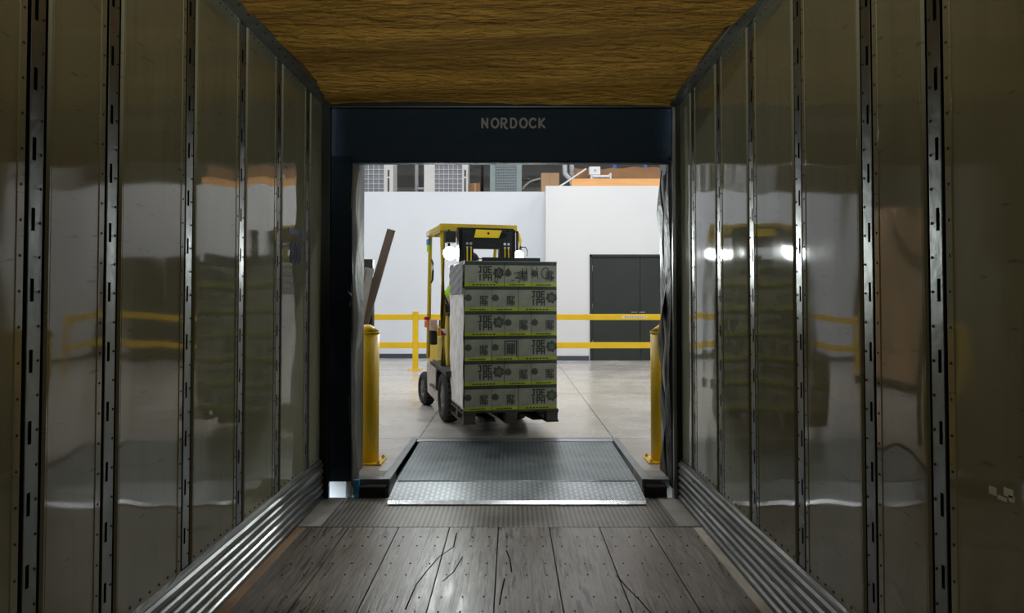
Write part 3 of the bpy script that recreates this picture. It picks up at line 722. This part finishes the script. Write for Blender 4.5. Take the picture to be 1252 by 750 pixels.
# ================================================================== LEANING BOARDS
Y = 7.02
mb = MB(); mb.box((-1.365, Y, DZ), (X_(455.5, Y), Y+.10, Z_(317, Y)), 'black', .004); mb.box((-1.42, Y-.03, DZ), (-1.20, Y+.13, DZ+.012), 'black')
for z in (.5, .9, 1.3): mb.cyl((-1.30, Y-.006, z), (-1.30, Y, z), .012, 'galv', seg=8)
tag(mb.build('steel_post'), 'black steel post standing behind the left bollard', 'post')
p0 = at(478.5, 281, 6.93); p1 = Vector((-1.60, 6.86, DZ+.005)); dv = (p0-p1)
side = dv.cross(Vector((0, 1, 0))).normalized()
mb = MB(); mb.box((-.037, -.016, 0), (.037, .016, dv.length), 'plank', .002)
zd = dv.normalized(); xd = Vector((0, 1, 0)).cross(zd).normalized(); yd = zd.cross(xd)
R4 = Matrix((xd, yd, zd)).transposed().to_4x4(); R4.translation = p1
tag(mb.build('wooden_plank', None, R4), 'long brown plank leaning left beside the left bollard', 'plank')
p0 = at(452, 328, 6.80); p1 = Vector((-1.52, 6.75, DZ+.01)); dv = p0-p1; zd = dv.normalized(); xd = Vector((0, 1, 0)).cross(zd).normalized(); yd = zd.cross(xd)
R4 = Matrix((xd, yd, zd)).transposed().to_4x4(); R4.translation = p1
mb = MB(); mb.box((-.042, -.016, 0), (.036, .016, dv.length), 'greyboard', .002); mb.box((-.03, -.017, dv.length-.25), (-.02, -.016, dv.length-.02), 'plank')
tag(mb.build('wooden_plank', None, R4), 'shorter pale grey board leaning in front of the brown plank', 'plank')

# ================================================================== LOAD: PALLET AND CASES
YAWP = math.radians(12.5)
a_, b_, CHH = .385, .26, .235; Wp = a_+2*b_
fl0 = Vector((-.44, 7.40, 0)); ud = Vector((math.cos(YAWP), math.sin(YAWP), 0)); vd = Vector((-math.sin(YAWP), math.cos(YAWP), 0))
pc = fl0 + ud*Wp/2 + vd*Wp/2
PZ = .230
pallet(Wp+.02, Wp+.02, (pc.x, pc.y, PZ), YAWP, 'dark wooden pallet raised on the forks under the beer cases')
CZ = PZ+.1255
grp = 'beer cases stacked on the forklift pallet'
def ring_blot(mb, cx, cz, r, m, seedv, face):
    rr = random.Random(seedv); poly = []
    n = 28
    for k in range(n):
        q = r*(1+(.12 if (k//2) % 2 else -.06)+rr.uniform(-.06, .06)); poly.append((cx+q*math.cos(2*PI*k/n), cz+q*math.sin(2*PI*k/n)))
    mb.prism(poly, .0012, m, face)
def make_case(long):
    """origin at bottom front-left corner of the case; printed long face and short face"""
    w, d = (a_, b_) if long else (b_, a_)
    mb = MB(); mb.box((.002, .002, 0), (w-.002, d-.002, CHH-.0015), 'case', .003); faces = [(frame((0, .0016, 0), (1, 0, 0), (0, 0, 1)), w), (frame((w-.0016, 0, 0), (0, 1, 0), (0, 0, 1)), d), (frame((w, d-.0016, 0), (-1, 0, 0), (0, 0, 1)), w)]
    for fr, L in faces:
        if L > .3:
            text(mb, 'JoE', .036, .055, .046, .013, 'ink', fr @ Matrix.Translation((.135, .132, 0)))
            text(mb, 'IPA', .036, .055, .046, .013, 'ink', fr @ Matrix.Translation((.135, .058, 0)))
        else:
            for k in range(3): text(mb, 'AEP'[k], .022, .036, .02, .009, 'blot', fr @ Matrix.Translation((.150+k*.026, .105, 0)))
            for k in range(3): text(mb, 'PAA'[k], .022, .040, .02, .009, 'blot', fr @ Matrix.Translation((.150+k*.026, .055, 0)))
        for k in range(7): mb.box((L*.2+k*L*.085, .010, 0), (L*.2+k*L*.085+L*.06, .021, .0012), 'ink', 0, fr)
        for k in range(6): mb.box((.03+k*L*.13, .219, 0), (.03+k*L*.13+L*.09, .226, .0012), 'blot', 0, fr)
    for fr, L in faces:
        if L > .3: ring_blot(mb, .328, .128, .050, 'blot', 1, fr); ring_blot(mb, .328, .128, .026, 'blot2', 5, fr @ Matrix.Translation((0, 0, .0006)))
        else: ring_blot(mb, .036, .125, .032, 'blot', 2, fr)
    return mb.build('beer_case')
protoL, protoS = make_case(True), make_case(False)
used = set()
def dup(root):
    r = root.copy(); COL.objects.link(r)
    for ch in [c for c in bpy.data.objects if c.parent == root]:
        c = ch.copy(); COL.objects.link(c); c.parent = r
    return r
base = Matrix.Translation(fl0) @ Matrix.Rotation(YAWP, 4, 'Z')
odd = [('L', 0, 0, 'front left, wide side out'), ('S', a_, 0, 'front middle'), ('S', a_+b_, 0, 'front right'),
       ('L', 0, b_, 'left side middle'), ('S', 0, 2*b_, 'back left'), ('S', b_, 2*b_, 'back middle'), ('L', 2*b_, a_, 'right side middle'), ('L', 2*b_, a_+b_, 'back right')]
even = [('L', 2*b_, 0, 'front right, wide side out'), ('S', b_, 0, 'front middle'), ('S', 0, 0, 'front left'),
        ('L', 2*b_, b_, 'right side middle'), ('S', a_+b_, 2*b_, 'back right'), ('S', a_, 2*b_, 'back middle'), ('L', 0, a_, 'left side middle'), ('L', 0, a_+b_, 'back left')]
rown = ['top row', 'second row from the top', 'third row from the top', 'fourth row from the top', 'fifth row from the top', 'bottom row']
case_front = {}
for r in range(6):
    for (k, x, y, nm_) in (odd if r % 2 == 0 else even):
        pr = protoL if k == 'L' else protoS
        if pr.name not in used: used.add(pr.name); o = pr
        else: o = dup(pr)
        o.matrix_world = base @ Matrix.Translation((x, y, CZ+(5-r)*CHH))
        tag(o, f'grey-green lime-footed beer case, {nm_}, {rown[r]}', 'beer case', grp); case_front[(r, nm_)] = o
# marker scribbles on the top row, on the case they cross
def scribble(o, x_off, strokes_, t_=.007, m='marker'):
    mb = MB(); fr = frame((0, .0004, 0), (1, 0, 0), (0, 0, 1))
    for s_ in strokes_: stroke(mb, [(p-x_off, q) for p, q in s_], t_, m, fr)
    ob = mb.build('marker_writing', o); ob['label'] = 'black hand-drawn marker writing'
cl = case_front[(0, 'front left, wide side out')]; cm = case_front[(0, 'front middle')]; cr = case_front[(0, 'front right')]
scribble(cl, 0, [[(.30, .16), (.29, .05), (.31, .03), (.325, .09), (.31, .15)], [(.33, .12), (.36, .17), (.365, .11), (.34, .08)]])
scribble(cm, a_, [[(.40, .15), (.43, .17), (.42, .11), (.40, .10)], [(.48, .125), (.525, .135), (.515, .09), (.49, .08), (.54, .082)], [(.455, .06), (.475, .055)], [(.52, .055), (.53, .035)], [(.56, .17), (.56, .08)], [(.555, .13), (.60, .13)], [(.60, .17), (.605, .08)]])
scribble(cr, a_+b_, [[(.705, .185), (.712, .075)], arc(.80-.01, .13, .038, .052, 0, 360, 18), [(.85, .15), (.845, .08), (.88, .09)], [(.66, .17), (.665, .08)]])
c4 = case_front[(3, 'front middle')]     # framed square print on the fourth row
mb = MB(); fr = frame((0, .0012, 0), (1, 0, 0), (0, 0, 1)); stroke(mb, [(.13, .05), (.13, .185), (.245, .185), (.245, .04)], .009, 'marker', fr)
for k in range(4): mb.box((.15+k*.022, .065, 0), (.162+k*.022, .165, .001), 'ink', 0, fr)
for k in range(3): mb.box((.148, .08+k*.03, 0), (.235, .088+k*.03, .001), 'blot', 0, fr)
mb.build('printed_square', c4)['label'] = 'dark framed square printed on the case'
# wrap on the left side: grey sheet above, white film below; black slip sheet on top
def wrapface(z0, z1, m, name, off, lab, cat, y1=Wp+.012):
    mb = MB()
    def f(u, v):
        y = .006+(y1-.012)*u; z = z0+(z1-z0)*v
        return (-off-.003*math.sin(u*17+v*5)-.003*math.sin(v*23+u*11)+(.002 if u > 0 else 0), y, z)
    mb.grid(16, 40, f, m); o = mb.build(name, None, base @ Matrix.Translation((0, 0, CZ)))
    s_ = o.modifiers.new('t', 'SOLIDIFY'); s_.thickness = .002; tag(o, lab, cat); return o
wrapface(.012, 1.16, 'whitefilm', 'stretch_wrap', .009, 'crinkled white wrap over the left side of the case stack', 'stretch wrap')
wrapface(1.10, 6*CHH-.004, 'greycover', 'grey_sheet', .017, 'grey sheet over the upper left side of the case stack', 'paper sheet')
mb = MB(); mb.box((-.004, -.004, 6*CHH+.0005), (Wp+.004, Wp+.004, 6*CHH+.006), 'greengrey', .001); tag(mb.build('slip_sheet', None, base @ Matrix.Translation((0, 0, CZ))), 'thin pale sheet on top of the case stack', 'slip sheet')

# ================================================================== FORKLIFT
YAW = math.radians(15)
FT = thing('forklift', 'yellow electric forklift carrying the beer cases, both headlights lit', 'forklift', (-.305, 8.55, DZ), YAW)
def fp(mb, name, label=None, par=None):
    o = mb.build(name, par or FT)
    if label: o['label'] = label
    return o
# wheels
def wheel(x, y, r, w, turn, name='wheel'):
    e = bpy.data.objects.new(name, None); COL.objects.link(e); e.parent = FT; e.location = (x, y, r); e.rotation_euler = (0, 0, turn)
    mb = MB(); prof = [(-w/2, r*.62), (-w/2, r*.86), (-w/2+.018, r*.97), (-w*.2, r), (w*.2, r), (w/2-.018, r*.97), (w/2, r*.86), (w/2, r*.62)]
    n = 48; rings = [[mb.bm.verts.new((p, q*math.cos(2*PI*k/n), q*math.sin(2*PI*k/n))) for k in range(n)] for p, q in prof]
    rings.append(rings[0])
    for A, B in zip(rings, rings[1:]):
        for k in range(n): mb.bm.faces.new((A[k], A[(k+1) % n], B[(k+1) % n], B[k]))
    mb._fin([v for q in rings for v in q], None, 'rubber', True)
    for k in range(24):
        an = 2*PI*k/24; mb.box((-w*.3, -.006, r*.985), (w*.3, .006, r*1.004), 'slot', 0, Matrix.Rotation(an, 4, 'X'))
    mb.build('tire', e)
    mb = MB(); mb.cyl((-w*.38, 0, 0), (w*.38, 0, 0), r*.64, 'wheelhub', seg=32); mb.cyl((-w*.46, 0, 0), (w*.46, 0, 0), r*.25, 'wheelhub', seg=20)
    for k in range(6):
        an = 2*PI*k/6; mb.cyl((-w*.42, r*.42*math.cos(an), r*.42*math.sin(an)), (w*.42, r*.42*math.cos(an), r*.42*math.sin(an)), .014, 'steel', seg=6)
    mb.build('hub', e)
wheel(-.375, 0, .265, .17, 0); wheel(.375, 0, .265, .17, 0)
wheel(-.385, 1.45, .205, .14, math.radians(6)); wheel(.385, 1.45, .205, .14, math.radians(6))
# chassis with skirts, fenders, floor plate
mb = MB(); mb.box((-.27, -.08, .14), (.27, 1.75, .55), 'blacksteel', .02); mb.box((-.40, .30, .28), (.40, 1.22, .56), 'blacksteel', .02)
mb.box((-.42, .34, .545), (.42, 1.0, .575), 'black', .006); fp(mb, 'chassis')
for s_ in (-1, 1):
    mb = MB(); poly = [(.33, .14), (1.16, .19), (1.24, .50), (1.18, .555), (.34, .50)]
    mb.prism(poly, .018, 'skirt', Matrix(((0, 0, s_*1, s_*.405), (1, 0, 0, 0), (0, 1, 0, 0), (0, 0, 0, 1)))); fp(mb, 'side_skirt', 'scuffed pale side panel')
    mb = MB()    # black fender arch over the front wheel
    P = [(-.30, .47), (-.27, .545), (.30, .575), (.35, .52), (.35, .28), (.31, .30), (.30, .47), (.24, .52), (-.20, .515)]
    mb.prism([(-.28, .50), (-.26, .56), (.33, .585), (.36, .54), (.36, .30), (.325, .30), (.31, .50), (.24, .545), (-.20, .525)], .17, 'black', Matrix(((0, 0, 1, -.46 if s_ < 0 else .29), (1, 0, 0, 0), (0, 1, 0, 0), (0, 0, 0, 1)))); fp(mb, 'fender')
    mb = MB(); mb.box((s_*.42-.03, .40, .30), (s_*.42+.03, .85, .325), 'black', .005); fp(mb, 'step')
# cowl (dash) and battery hood, counterweight
mb = MB(); mb.prism([(.22, .55), (.30, .55), (.42, .56), (.40, 1.08), (.34, 1.15), (.22, 1.12)], .70, 'ftyellow', Matrix(((0, 0, 1, -.35), (1, 0, 0, 0), (0, 1, 0, 0), (0, 0, 0, 1)))); fp(mb, 'front_cowl')
mb = MB(); mb.box((-.355, .20, 1.13), (.355, .40, 1.16), 'black', .008); fp(mb, 'dashboard')
mb = MB(); mb.box((-.27, .86, .56), (.27, 1.42, .86), 'ftyellow', .03); fp(mb, 'battery_hood')
mb = MB(); mb.prism([(1.28, .28), (1.66, .16), (1.96, .22), (2.02, .48), (1.98, .88), (1.88, .98), (1.42, .98), (1.40, .62), (1.28, .60)], .84, 'ftyellow', Matrix(((0, 0, 1, -.42), (1, 0, 0, 0), (0, 1, 0, 0), (0, 0, 0, 1))))
for v in mb.bm.verts: v.co.x *= (.62 if v.co.z > .55 else .78)-.12*max(0, v.co.y-1.3)
es = [e for e in mb.bm.edges]; bmesh.ops.bevel(mb.bm, geom=es, offset=.025, segments=2, affect='EDGES'); fp(mb, 'counterweight')
# seat
mb = MB(); mb.box((-.24, .88, .86), (.24, 1.34, .97), 'seat', .035); mb.box((-.23, 1.26, .96), (.23, 1.38, 1.42), 'seat', .04); mb.box((-.27, 1.0, .98), (-.23, 1.28, 1.06), 'seat', .012); fp(mb, 'seat')
# steering column + wheel
mb = MB(); mb.cyl((-.0, .36, 1.12), (0, .52, 1.24), .03, 'black'); fp(mb, 'steering_column')
mb = MB(); n = 28; pts = [Vector((.17*math.cos(2*PI*k/n), .17*math.sin(2*PI*k/n)*math.cos(.6)+.53, 1.255+.17*math.sin(2*PI*k/n)*math.sin(.6))) for k in range(n+1)]
mb.tube(pts, .013, 'black', 8); mb.cyl((-.16, .53, 1.255), (.16, .53, 1.255), .011, 'black'); mb.cyl((0, .53, 1.255), (0, .39, 1.16), .011, 'black'); mb.sph((0, .53, 1.25), .04, 'black', (1, 1, .5)); fp(mb, 'steering_wheel')
for k in range(3): mb = MB(); mb.cyl((.17+k*.05, .36, 1.14), (.17+k*.05, .40, 1.27), .008, 'black'); mb.sph((.17+k*.05, .40, 1.28), .017, 'black'); fp(mb, 'hydraulic_lever')
# overhead guard
TZ = 2.13
for s_ in (-1, 1):
    mb = MB(); mb.tube([(s_*.395, .24, .57), (s_*.395, .27, 1.15), (s_*.395, .30, TZ-.08), (s_*.390, .33, TZ-.02)], .030, 'ftyellow', 4); fp(mb, 'guard_leg', 'yellow front leg of the overhead guard')
    mb = MB(); mb.tube([(s_*.395, 1.30, .60), (s_*.395, 1.24, 1.2), ((.43 if s_ > 0 else -.395), 1.16, TZ-.06), ((.43 if s_ > 0 else -.39), 1.13, TZ-.02)], .024, 'ftyellow', 4); fp(mb, 'guard_leg', 'yellow rear leg of the overhead guard')
    mb = MB(); mb.box((s_*.41-.03, .24, TZ-.055), (s_*.41+.03, 1.20, TZ+.01), 'ftyellow', .008); fp(mb, 'roof_side_beam')
mb = MB(); mb.box((-.44, .20, TZ-.055), (.44, .28, TZ+.02), 'ftyellow', .010); fp(mb, 'roof_front_beam')
mb = MB(); mb.box((-.44, 1.14, TZ-.055), (.44, 1.20, TZ+.01), 'ftyellow', .010); fp(mb, 'roof_rear_beam')
for k in range(7):
    x = -.33+k*.11; mb = MB(); mb.box((x-.012, .28, TZ-.04), (x+.012, 1.14, TZ), 'black', .003); fp(mb, 'roof_slat')
# decal on rear corner, sticker on the legs
mb = MB(); mb.box((-.442, .95, TZ-.05), (-.4405, 1.17, TZ+.0), 'pwhite'); mb.box((-.4445, .98, TZ-.16), (-.4225, 1.15, TZ-.09), 'sticker_blue'); mb.box((-.4445, 1.0, TZ-.24), (-.4235, 1.13, TZ-.16), 'hivis'); fp(mb, 'sticker', 'white, blue and green stickers at the rear roof corner')
mb = MB(); mb.box((-.43, .215, .915), (-.36, .2225, .985), 'pwhite'); mb.prism([(0, 0), (.065, 0), (0, .065)], .002, 'red', frame((-.428, .2135, .915), (1, 0, 0), (0, 0, 1))); fp(mb, 'sticker', 'red and white warning sticker on the front leg')
# tail lamp cluster on rear left leg
mb = MB(); mb.box((-.46, 1.18, 1.06), (-.40, 1.26, 1.10), 'red', .01); o = fp(mb, 'tail_lamp', 'red, amber and pink lamp cluster on the rear leg')
mb = MB(); mb.box((-.455, 1.185, .97), (-.405, 1.25, 1.055), 'amber', .012); fp(mb, 'amber_lens', None, o)
mb = MB(); mb.box((-.40, 1.13, .93), (-.31, 1.20, 1.07), 'pink', .015); fp(mb, 'reflector', None, o)
mb = MB(); mb.box((-.40, 1.12, .76), (-.31, 1.24, .93), 'black', .02); fp(mb, 'bracket', None, o)
# grab handles / hoses
mb = MB(); mb.tube([(-.385, 1.11, 1.79), (-.385, 1.04, 1.75), (-.385, 1.02, 1.65), (-.385, 1.05, 1.55), (-.385, 1.14, 1.52)], .013, 'black', 8); fp(mb, 'grab_handle', 'black grab handle on the rear leg')
mb = MB(); mb.tube([(-.375, .29, 1.36), (-.355, .27, 1.30), (-.32, .25, 1.20), (-.30, .25, 1.13)], .013, 'black', 8); fp(mb, 'hose')
mb = MB(); mb.tube([(-.26, .27, 1.40), (-.30, .25, 1.35), (-.295, .24, 1.24), (-.265, .24, 1.14)], .013, 'black', 8); fp(mb, 'hose')
# mast
MY = -.20
for s_ in (-1, 1):
    mb = MB(); x = s_*.235
    mb.box((x-.075 if s_ < 0 else x+.035, MY, .06), (x-.035 if s_ < 0 else x+.075, MY+.13, 2.06), 'blacksteel', .004)
    mb.box((x-.075, MY+.10, .06), (x+.075, MY+.13, 2.06), 'blacksteel', .004); mb.box((x-.075, MY, .06), (x+.0, MY+.02, 2.06), 'blacksteel', .004) if s_ < 0 else mb.box((x, MY, .06), (x+.075, MY+.02, 2.06), 'blacksteel', .004)
    fp(mb, 'mast_channel', 'outer mast channel')
    mb = MB(); xi = s_*.205; mb.box((xi-(.085 if s_ > 0 else .05), MY-.02, .08), (xi+.05, MY+.03, 2.02), 'blacksteel', .004)
    for k in range(2): mb.cyl((xi-.02+k*.04, MY-.03, 1.86), (xi-.02+k*.04, MY-.02, 1.86), .012, 'lightsteel'); mb.cyl((xi-.02+k*.04, MY-.03, 1.90), (xi-.02+k*.04, MY-.02, 1.90), .015, 'lightsteel'); mb.box((xi-.026+k*.04, MY-.035, 1.70), (xi-.014+k*.04, MY-.02, 1.86), 'ftyellow')
    fp(mb, 'inner_channel')
    mb = MB(); mb.cyl((s_*.13, MY+.06, .1), (s_*.13, MY+.06, 1.72), .028, 'black'); fp(mb, 'lift_cylinder')
    mb = MB(); mb.cyl((s_*.22, MY+.13, .75), (s_*.22, .24, .62), .03, 'black'); fp(mb, 'tilt_cylinder')
mb = MB(); mb.box((-.27, MY-.015, 1.845), (.27, MY+.03, 2.03), 'blacksteel', .006); mb.box((-.20, MY-.02, 1.97), (.20, MY-.015, 2.05), 'blacksteel'); fp(mb, 'mast_crossmember')
mb = MB(); mb.box((-.31, MY+.08, 1.98), (.31, MY+.13, 2.08), 'blacksteel', .006); mb.box((-.31, MY+.08, .2), (.31, MY+.13, .34), 'blacksteel', .006); fp(mb, 'mast_crossmember')
mb = MB(); mb.prism([(-.15, 1.965), (.115, 1.965), (.15, 2.045), (-.13, 2.05)], .02, 'ftbright', frame((0, MY-.02, 0), (1, 0, 0), (0, 0, 1))); mb.cyl((.0, MY-.046, 2.01), (0, MY-.04, 2.01), .013, 'black'); fp(mb, 'mast_plate', 'bright yellow plate at the mast top')
# carriage, backrest, forks  (side-shifted to the right)
CXs = .24; CY = MY-.045
mb = MB(); mb.box((CXs-.40, CY-.02, .36), (CXs+.34, CY+.02, .46), 'blacksteel', .006); mb.box((CXs-.40, CY-.02, .66), (CXs+.34, CY+.02, .76), 'blacksteel', .006)
mb.box((-.15, CY+.0, .30), (-.10, CY+.04, .9), 'blacksteel'); mb.box((.10, CY, .30), (.15, CY+.04, .9), 'blacksteel'); fp(mb, 'carriage')
mb = MB(); mb.box((CXs-.31, CY-.018, 1.70), (CXs+.33, CY+.018, 1.755), 'blacksteel', .004)
for k in range(6): x = CXs-.29+k*.12; mb.box((x-.010, CY-.012, .74), (x+.010, CY+.012, 1.71), 'blacksteel', .002)
fp(mb, 'load_backrest')
for x in (-.19, .28):
    mb = MB(); mb.prism([(0, 0), (0, .62), (-.035, .62), (-.035, .040), (-.80, .028), (-.85, .012), (-.85, 0)], .10, 'blacksteel', Matrix(((0, 0, 1, x-.05), (1, 0, 0, CY-.02), (0, 1, 0, .155), (0, 0, 0, 1)))); fp(mb, 'fork')
# headlights
def headlight(x, y, z, r, lab, housing):
    mb = MB(); mb.cyl((x, y+.075, z), (x, y+.0, z), r*.7, 'black', r2=r*1.08, seg=28); mb.box((x-.012, y+.04, z), (x+.012, y+.07, TZ-.05), 'black', .003)
    o = fp(mb, 'headlight', lab)
    mb = MB(); mb.cyl((x, y-.006, z), (x, y+.001, z), r, 'lens', seg=28); fp(mb, 'lens', None, o)
    l = bpy.data.lights.new('beam', 'SPOT'); l.energy = HEAD_W; l.spot_size = math.radians(70); l.spot_blend = .8; l.shadow_soft_size = .05; l.color = (.93, 1, .98)
    lo = bpy.data.objects.new('beam', l); COL.objects.link(lo); lo.parent = o; lo.location = (x, y-.03, z)
    lo.rotation_euler = (math.radians(90-9), 0, math.radians(180)+math.radians(-10))   # aimed forward and down, towards the dock
    return o
headlight(-.345, .13, 1.815, .072, 'left lit round headlight', True)
headlight(.435, .13, 1.80, .056, 'right lit round headlight', True)
mb = MB(); mb.box((-.40, .10, TZ-.20), (-.28, .20, TZ-.07), 'black', .012); fp(mb, 'lamp_box', 'dark box under the left roof corner')
mb = MB(); mb.tube([(.47, .18, 1.90), (.53, .17, 1.90), (.55, .17, 1.86), (.545, .17, 1.80)], .006, 'black', 6); fp(mb, 'lamp_guard')
mb = MB(); mb.tube([(.42, .24, TZ-.03), (.455, .20, TZ-.08), (.475, .19, TZ-.16), (.475, .19, TZ-.26)], .018, 'ftbright', 8); fp(mb, 'lamp_bracket', 'yellow curved lamp bracket')
mb = MB(); mb.tube([(-.26, .20, TZ-.06), (-.245, .20, TZ-.10), (-.235, .20, TZ-.13)], .014, 'ftbright', 6); fp(mb, 'lamp_bracket')

# ================================================================== DRIVER
def skinmesh(name, joints, edges, parent, m, sub=2):
    me = bpy.data.meshes.new(name); me.from_pydata([j[0] for j in joints], edges, []); o = bpy.data.objects.new(name, me); COL.objects.link(o)
    sk = o.modifiers.new('skin', 'SKIN'); sk.use_smooth_shade = True
    for i, j in enumerate(joints):
        r = j[1]; me.skin_vertices[0].data[i].radius = r if isinstance(r, tuple) else (r, r); me.skin_vertices[0].data[i].use_root = (i == 0)
    ss = o.modifiers.new('sub', 'SUBSURF'); ss.levels = sub; ss.render_levels = sub
    dg = bpy.context.evaluated_depsgraph_get(); dg.update()
    nm2 = bpy.data.meshes.new_from_object(o.evaluated_get(dg)); nm2.name = name
    for p in nm2.polygons: p.use_smooth = True
    nm2.materials.clear(); nm2.materials.append(M[m]); o.modifiers.clear(); o.data = nm2; o.parent = parent
    return o
DR = thing('person', 'forklift driver in a lime hi-vis shirt and dark cap, seated behind the mast, looking right', 'person')
DR.matrix_world = Matrix.Translation((-.305, 8.55, DZ)) @ Matrix.Rotation(YAW, 4, 'Z') @ Matrix.Translation((0.075, 1.12, .97))
# local: seat surface z=0, facing -Y
Jt = [((0, 0, .10), (.16, .12)), ((0, 0, .30), (.15, .105)), ((0, -.01, .48), (.17, .11)), ((0, -.02, .57), (.09, .07)), ((.0, -.03, .65), .055)]
Ed = [(0, 1), (1, 2), (2, 3), (3, 4)]
def add(pts, start):
    k = start
    for p, r in pts: Jt.append((p, r)); Ed.append((k, len(Jt)-1)); k = len(Jt)-1
    return k
add([((.01, -.045, .72), (.062, .07)), ((.015, -.05, .79), (.075, .088)), ((.01, -.04, .86), (.06, .07))], 4)
arms = {}
for s_ in (-1, 1):
    el = (s_*.29, -.14, .30); wr = (s_*.14, -.42, .33)
    add([((s_*.17, -.01, .52), .062), ((s_*.25, -.05, .42), .050), (el, .042), ((s_*.23, -.28, .31), .036), (wr, .026), ((s_*.13, -.47, .335), (.034, .018))], 2)
    arms[s_] = wr
    add([((s_*.09, -.06, .09), .095), ((s_*.11, -.28, .10), .085), ((s_*.12, -.46, .09), .062), ((s_*.12, -.50, -.10), .052), ((s_*.12, -.52, -.30), .040), ((s_*.12, -.60, -.345), .036)], 0)
body = skinmesh('body', Jt, Ed, DR, 'skin')
# fingers curled round the wheel, thumb at the side
for s_ in (-1, 1):
    for k in range(4):
        L = (.030, .034, .032, .025)[k]; x = s_*(.105+k*.018)
        skinmesh('finger', [((x, -.47, .338), .0095), ((x, -.47-L, .350), .009), ((x, -.485-L, .325), .0085), ((x, -.468-L*.7, .308), .008)], [(0, 1), (1, 2), (2, 3)], body, 'skin', 1)
    skinmesh('finger', [((s_*.098, -.445, .335), .011), ((s_*.078, -.468, .33), .010), ((s_*.080, -.495, .315), .009)], [(0, 1), (1, 2)], body, 'skin', 1)
# shirt
Js = [((0, 0, .06), (.185, .145)), ((0, 0, .28), (.175, .13)), ((0, -.01, .47), (.19, .13)), ((0, -.015, .57), (.10, .085))]; Es = [(0, 1), (1, 2), (2, 3)]
for s_ in (-1, 1):
    n = len(Js); Js += [((s_*.18, -.01, .515), .078), ((s_*.255, -.05, .42), .068), ((s_*.285, -.12, .32), .062)]; Es += [(2, n), (n, n+1), (n+1, n+2)]
skinmesh('shirt', Js, Es, DR, 'hivis')
Js = [((0, 0, .05), (.17, .13))]; Es = []
for s_ in (-1, 1):
    n = len(Js); Js += [((s_*.09, -.06, .09), .105), ((s_*.11, -.28, .10), .095), ((s_*.12, -.47, .09), .075), ((s_*.12, -.50, -.10), .065), ((s_*.12, -.52, -.29), .058)]; Es += [(0, n), (n, n+1), (n+1, n+2), (n+2, n+3), (n+3, n+4)]
skinmesh('trousers', Js, Es, DR, 'jeans')
for s_ in (-1, 1): skinmesh('boot', [((s_*.12, -.515, -.29), .055), ((s_*.12, -.52, -.345), .05), ((s_*.12, -.62, -.36), (.05, .035)), ((s_*.12, -.69, -.365), (.042, .028))], [(0, 1), (1, 2), (2, 3)], DR, 'black', 1)
# head details: rotate features so that he looks to the right (+X)
hm = Matrix.Translation((.012, -.05, .79)) @ Matrix.Rotation(math.radians(62), 4, 'Z')
def hp(mb, name, m=None): mb.bm.transform(hm); return mb.build(name, DR)
mb = MB(); mb.sph((0, -.01, .0), .095, 'skin', (.80, 1.0, 1.22), 24); mb.sph((0, -.075, -.07), .035, 'skin', (1, .9, .8)); hp(mb, 'head')
mb = MB(); mb.sph((0, -.108, -.012), .017, 'skin', (.8, 1.1, 1.5), 12); hp(mb, 'nose')
for s_ in (-1, 1):
    mb = MB(); mb.sph((s_*.030, -.093, .018), .011, 'pwhite', seg=12); mb.sph((s_*.030, -.101, .018), .005, 'black', seg=8); hp(mb, 'eye')
    mb = MB(); mb.sph((s_*.079, .0, .0), .024, 'skin', (.35, .7, 1.2), 12); hp(mb, 'ear')
mb = MB(); mb.sph((0, -.094, -.052), .02, 'red2' if 'red2' in M else 'amber', (1.1, .3, .22), 12) if False else mb.sph((0, -.094, -.052), .02, 'skin', (1.2, .35, .25), 12); hp(mb, 'mouth')
mb = MB(); mb.sph((0, .012, .012), .098, 'hair', (.83, .98, 1.12), 20); hp(mb, 'hair')
mb = MB(); mb.sph((0, .002, .048), .103, 'cap', (.84, 1.02, .85), 24); mb.cyl((0, -.0, .105), (0, 0, .14), .03, 'cap', r2=.008)
mb.prism([(.075*math.cos(a), -.07-.085*math.sin(a)) for a in [PI*k/12 for k in range(13)]], .008, 'cap', Matrix.Translation((0, 0, .045))); hp(mb, 'cap')
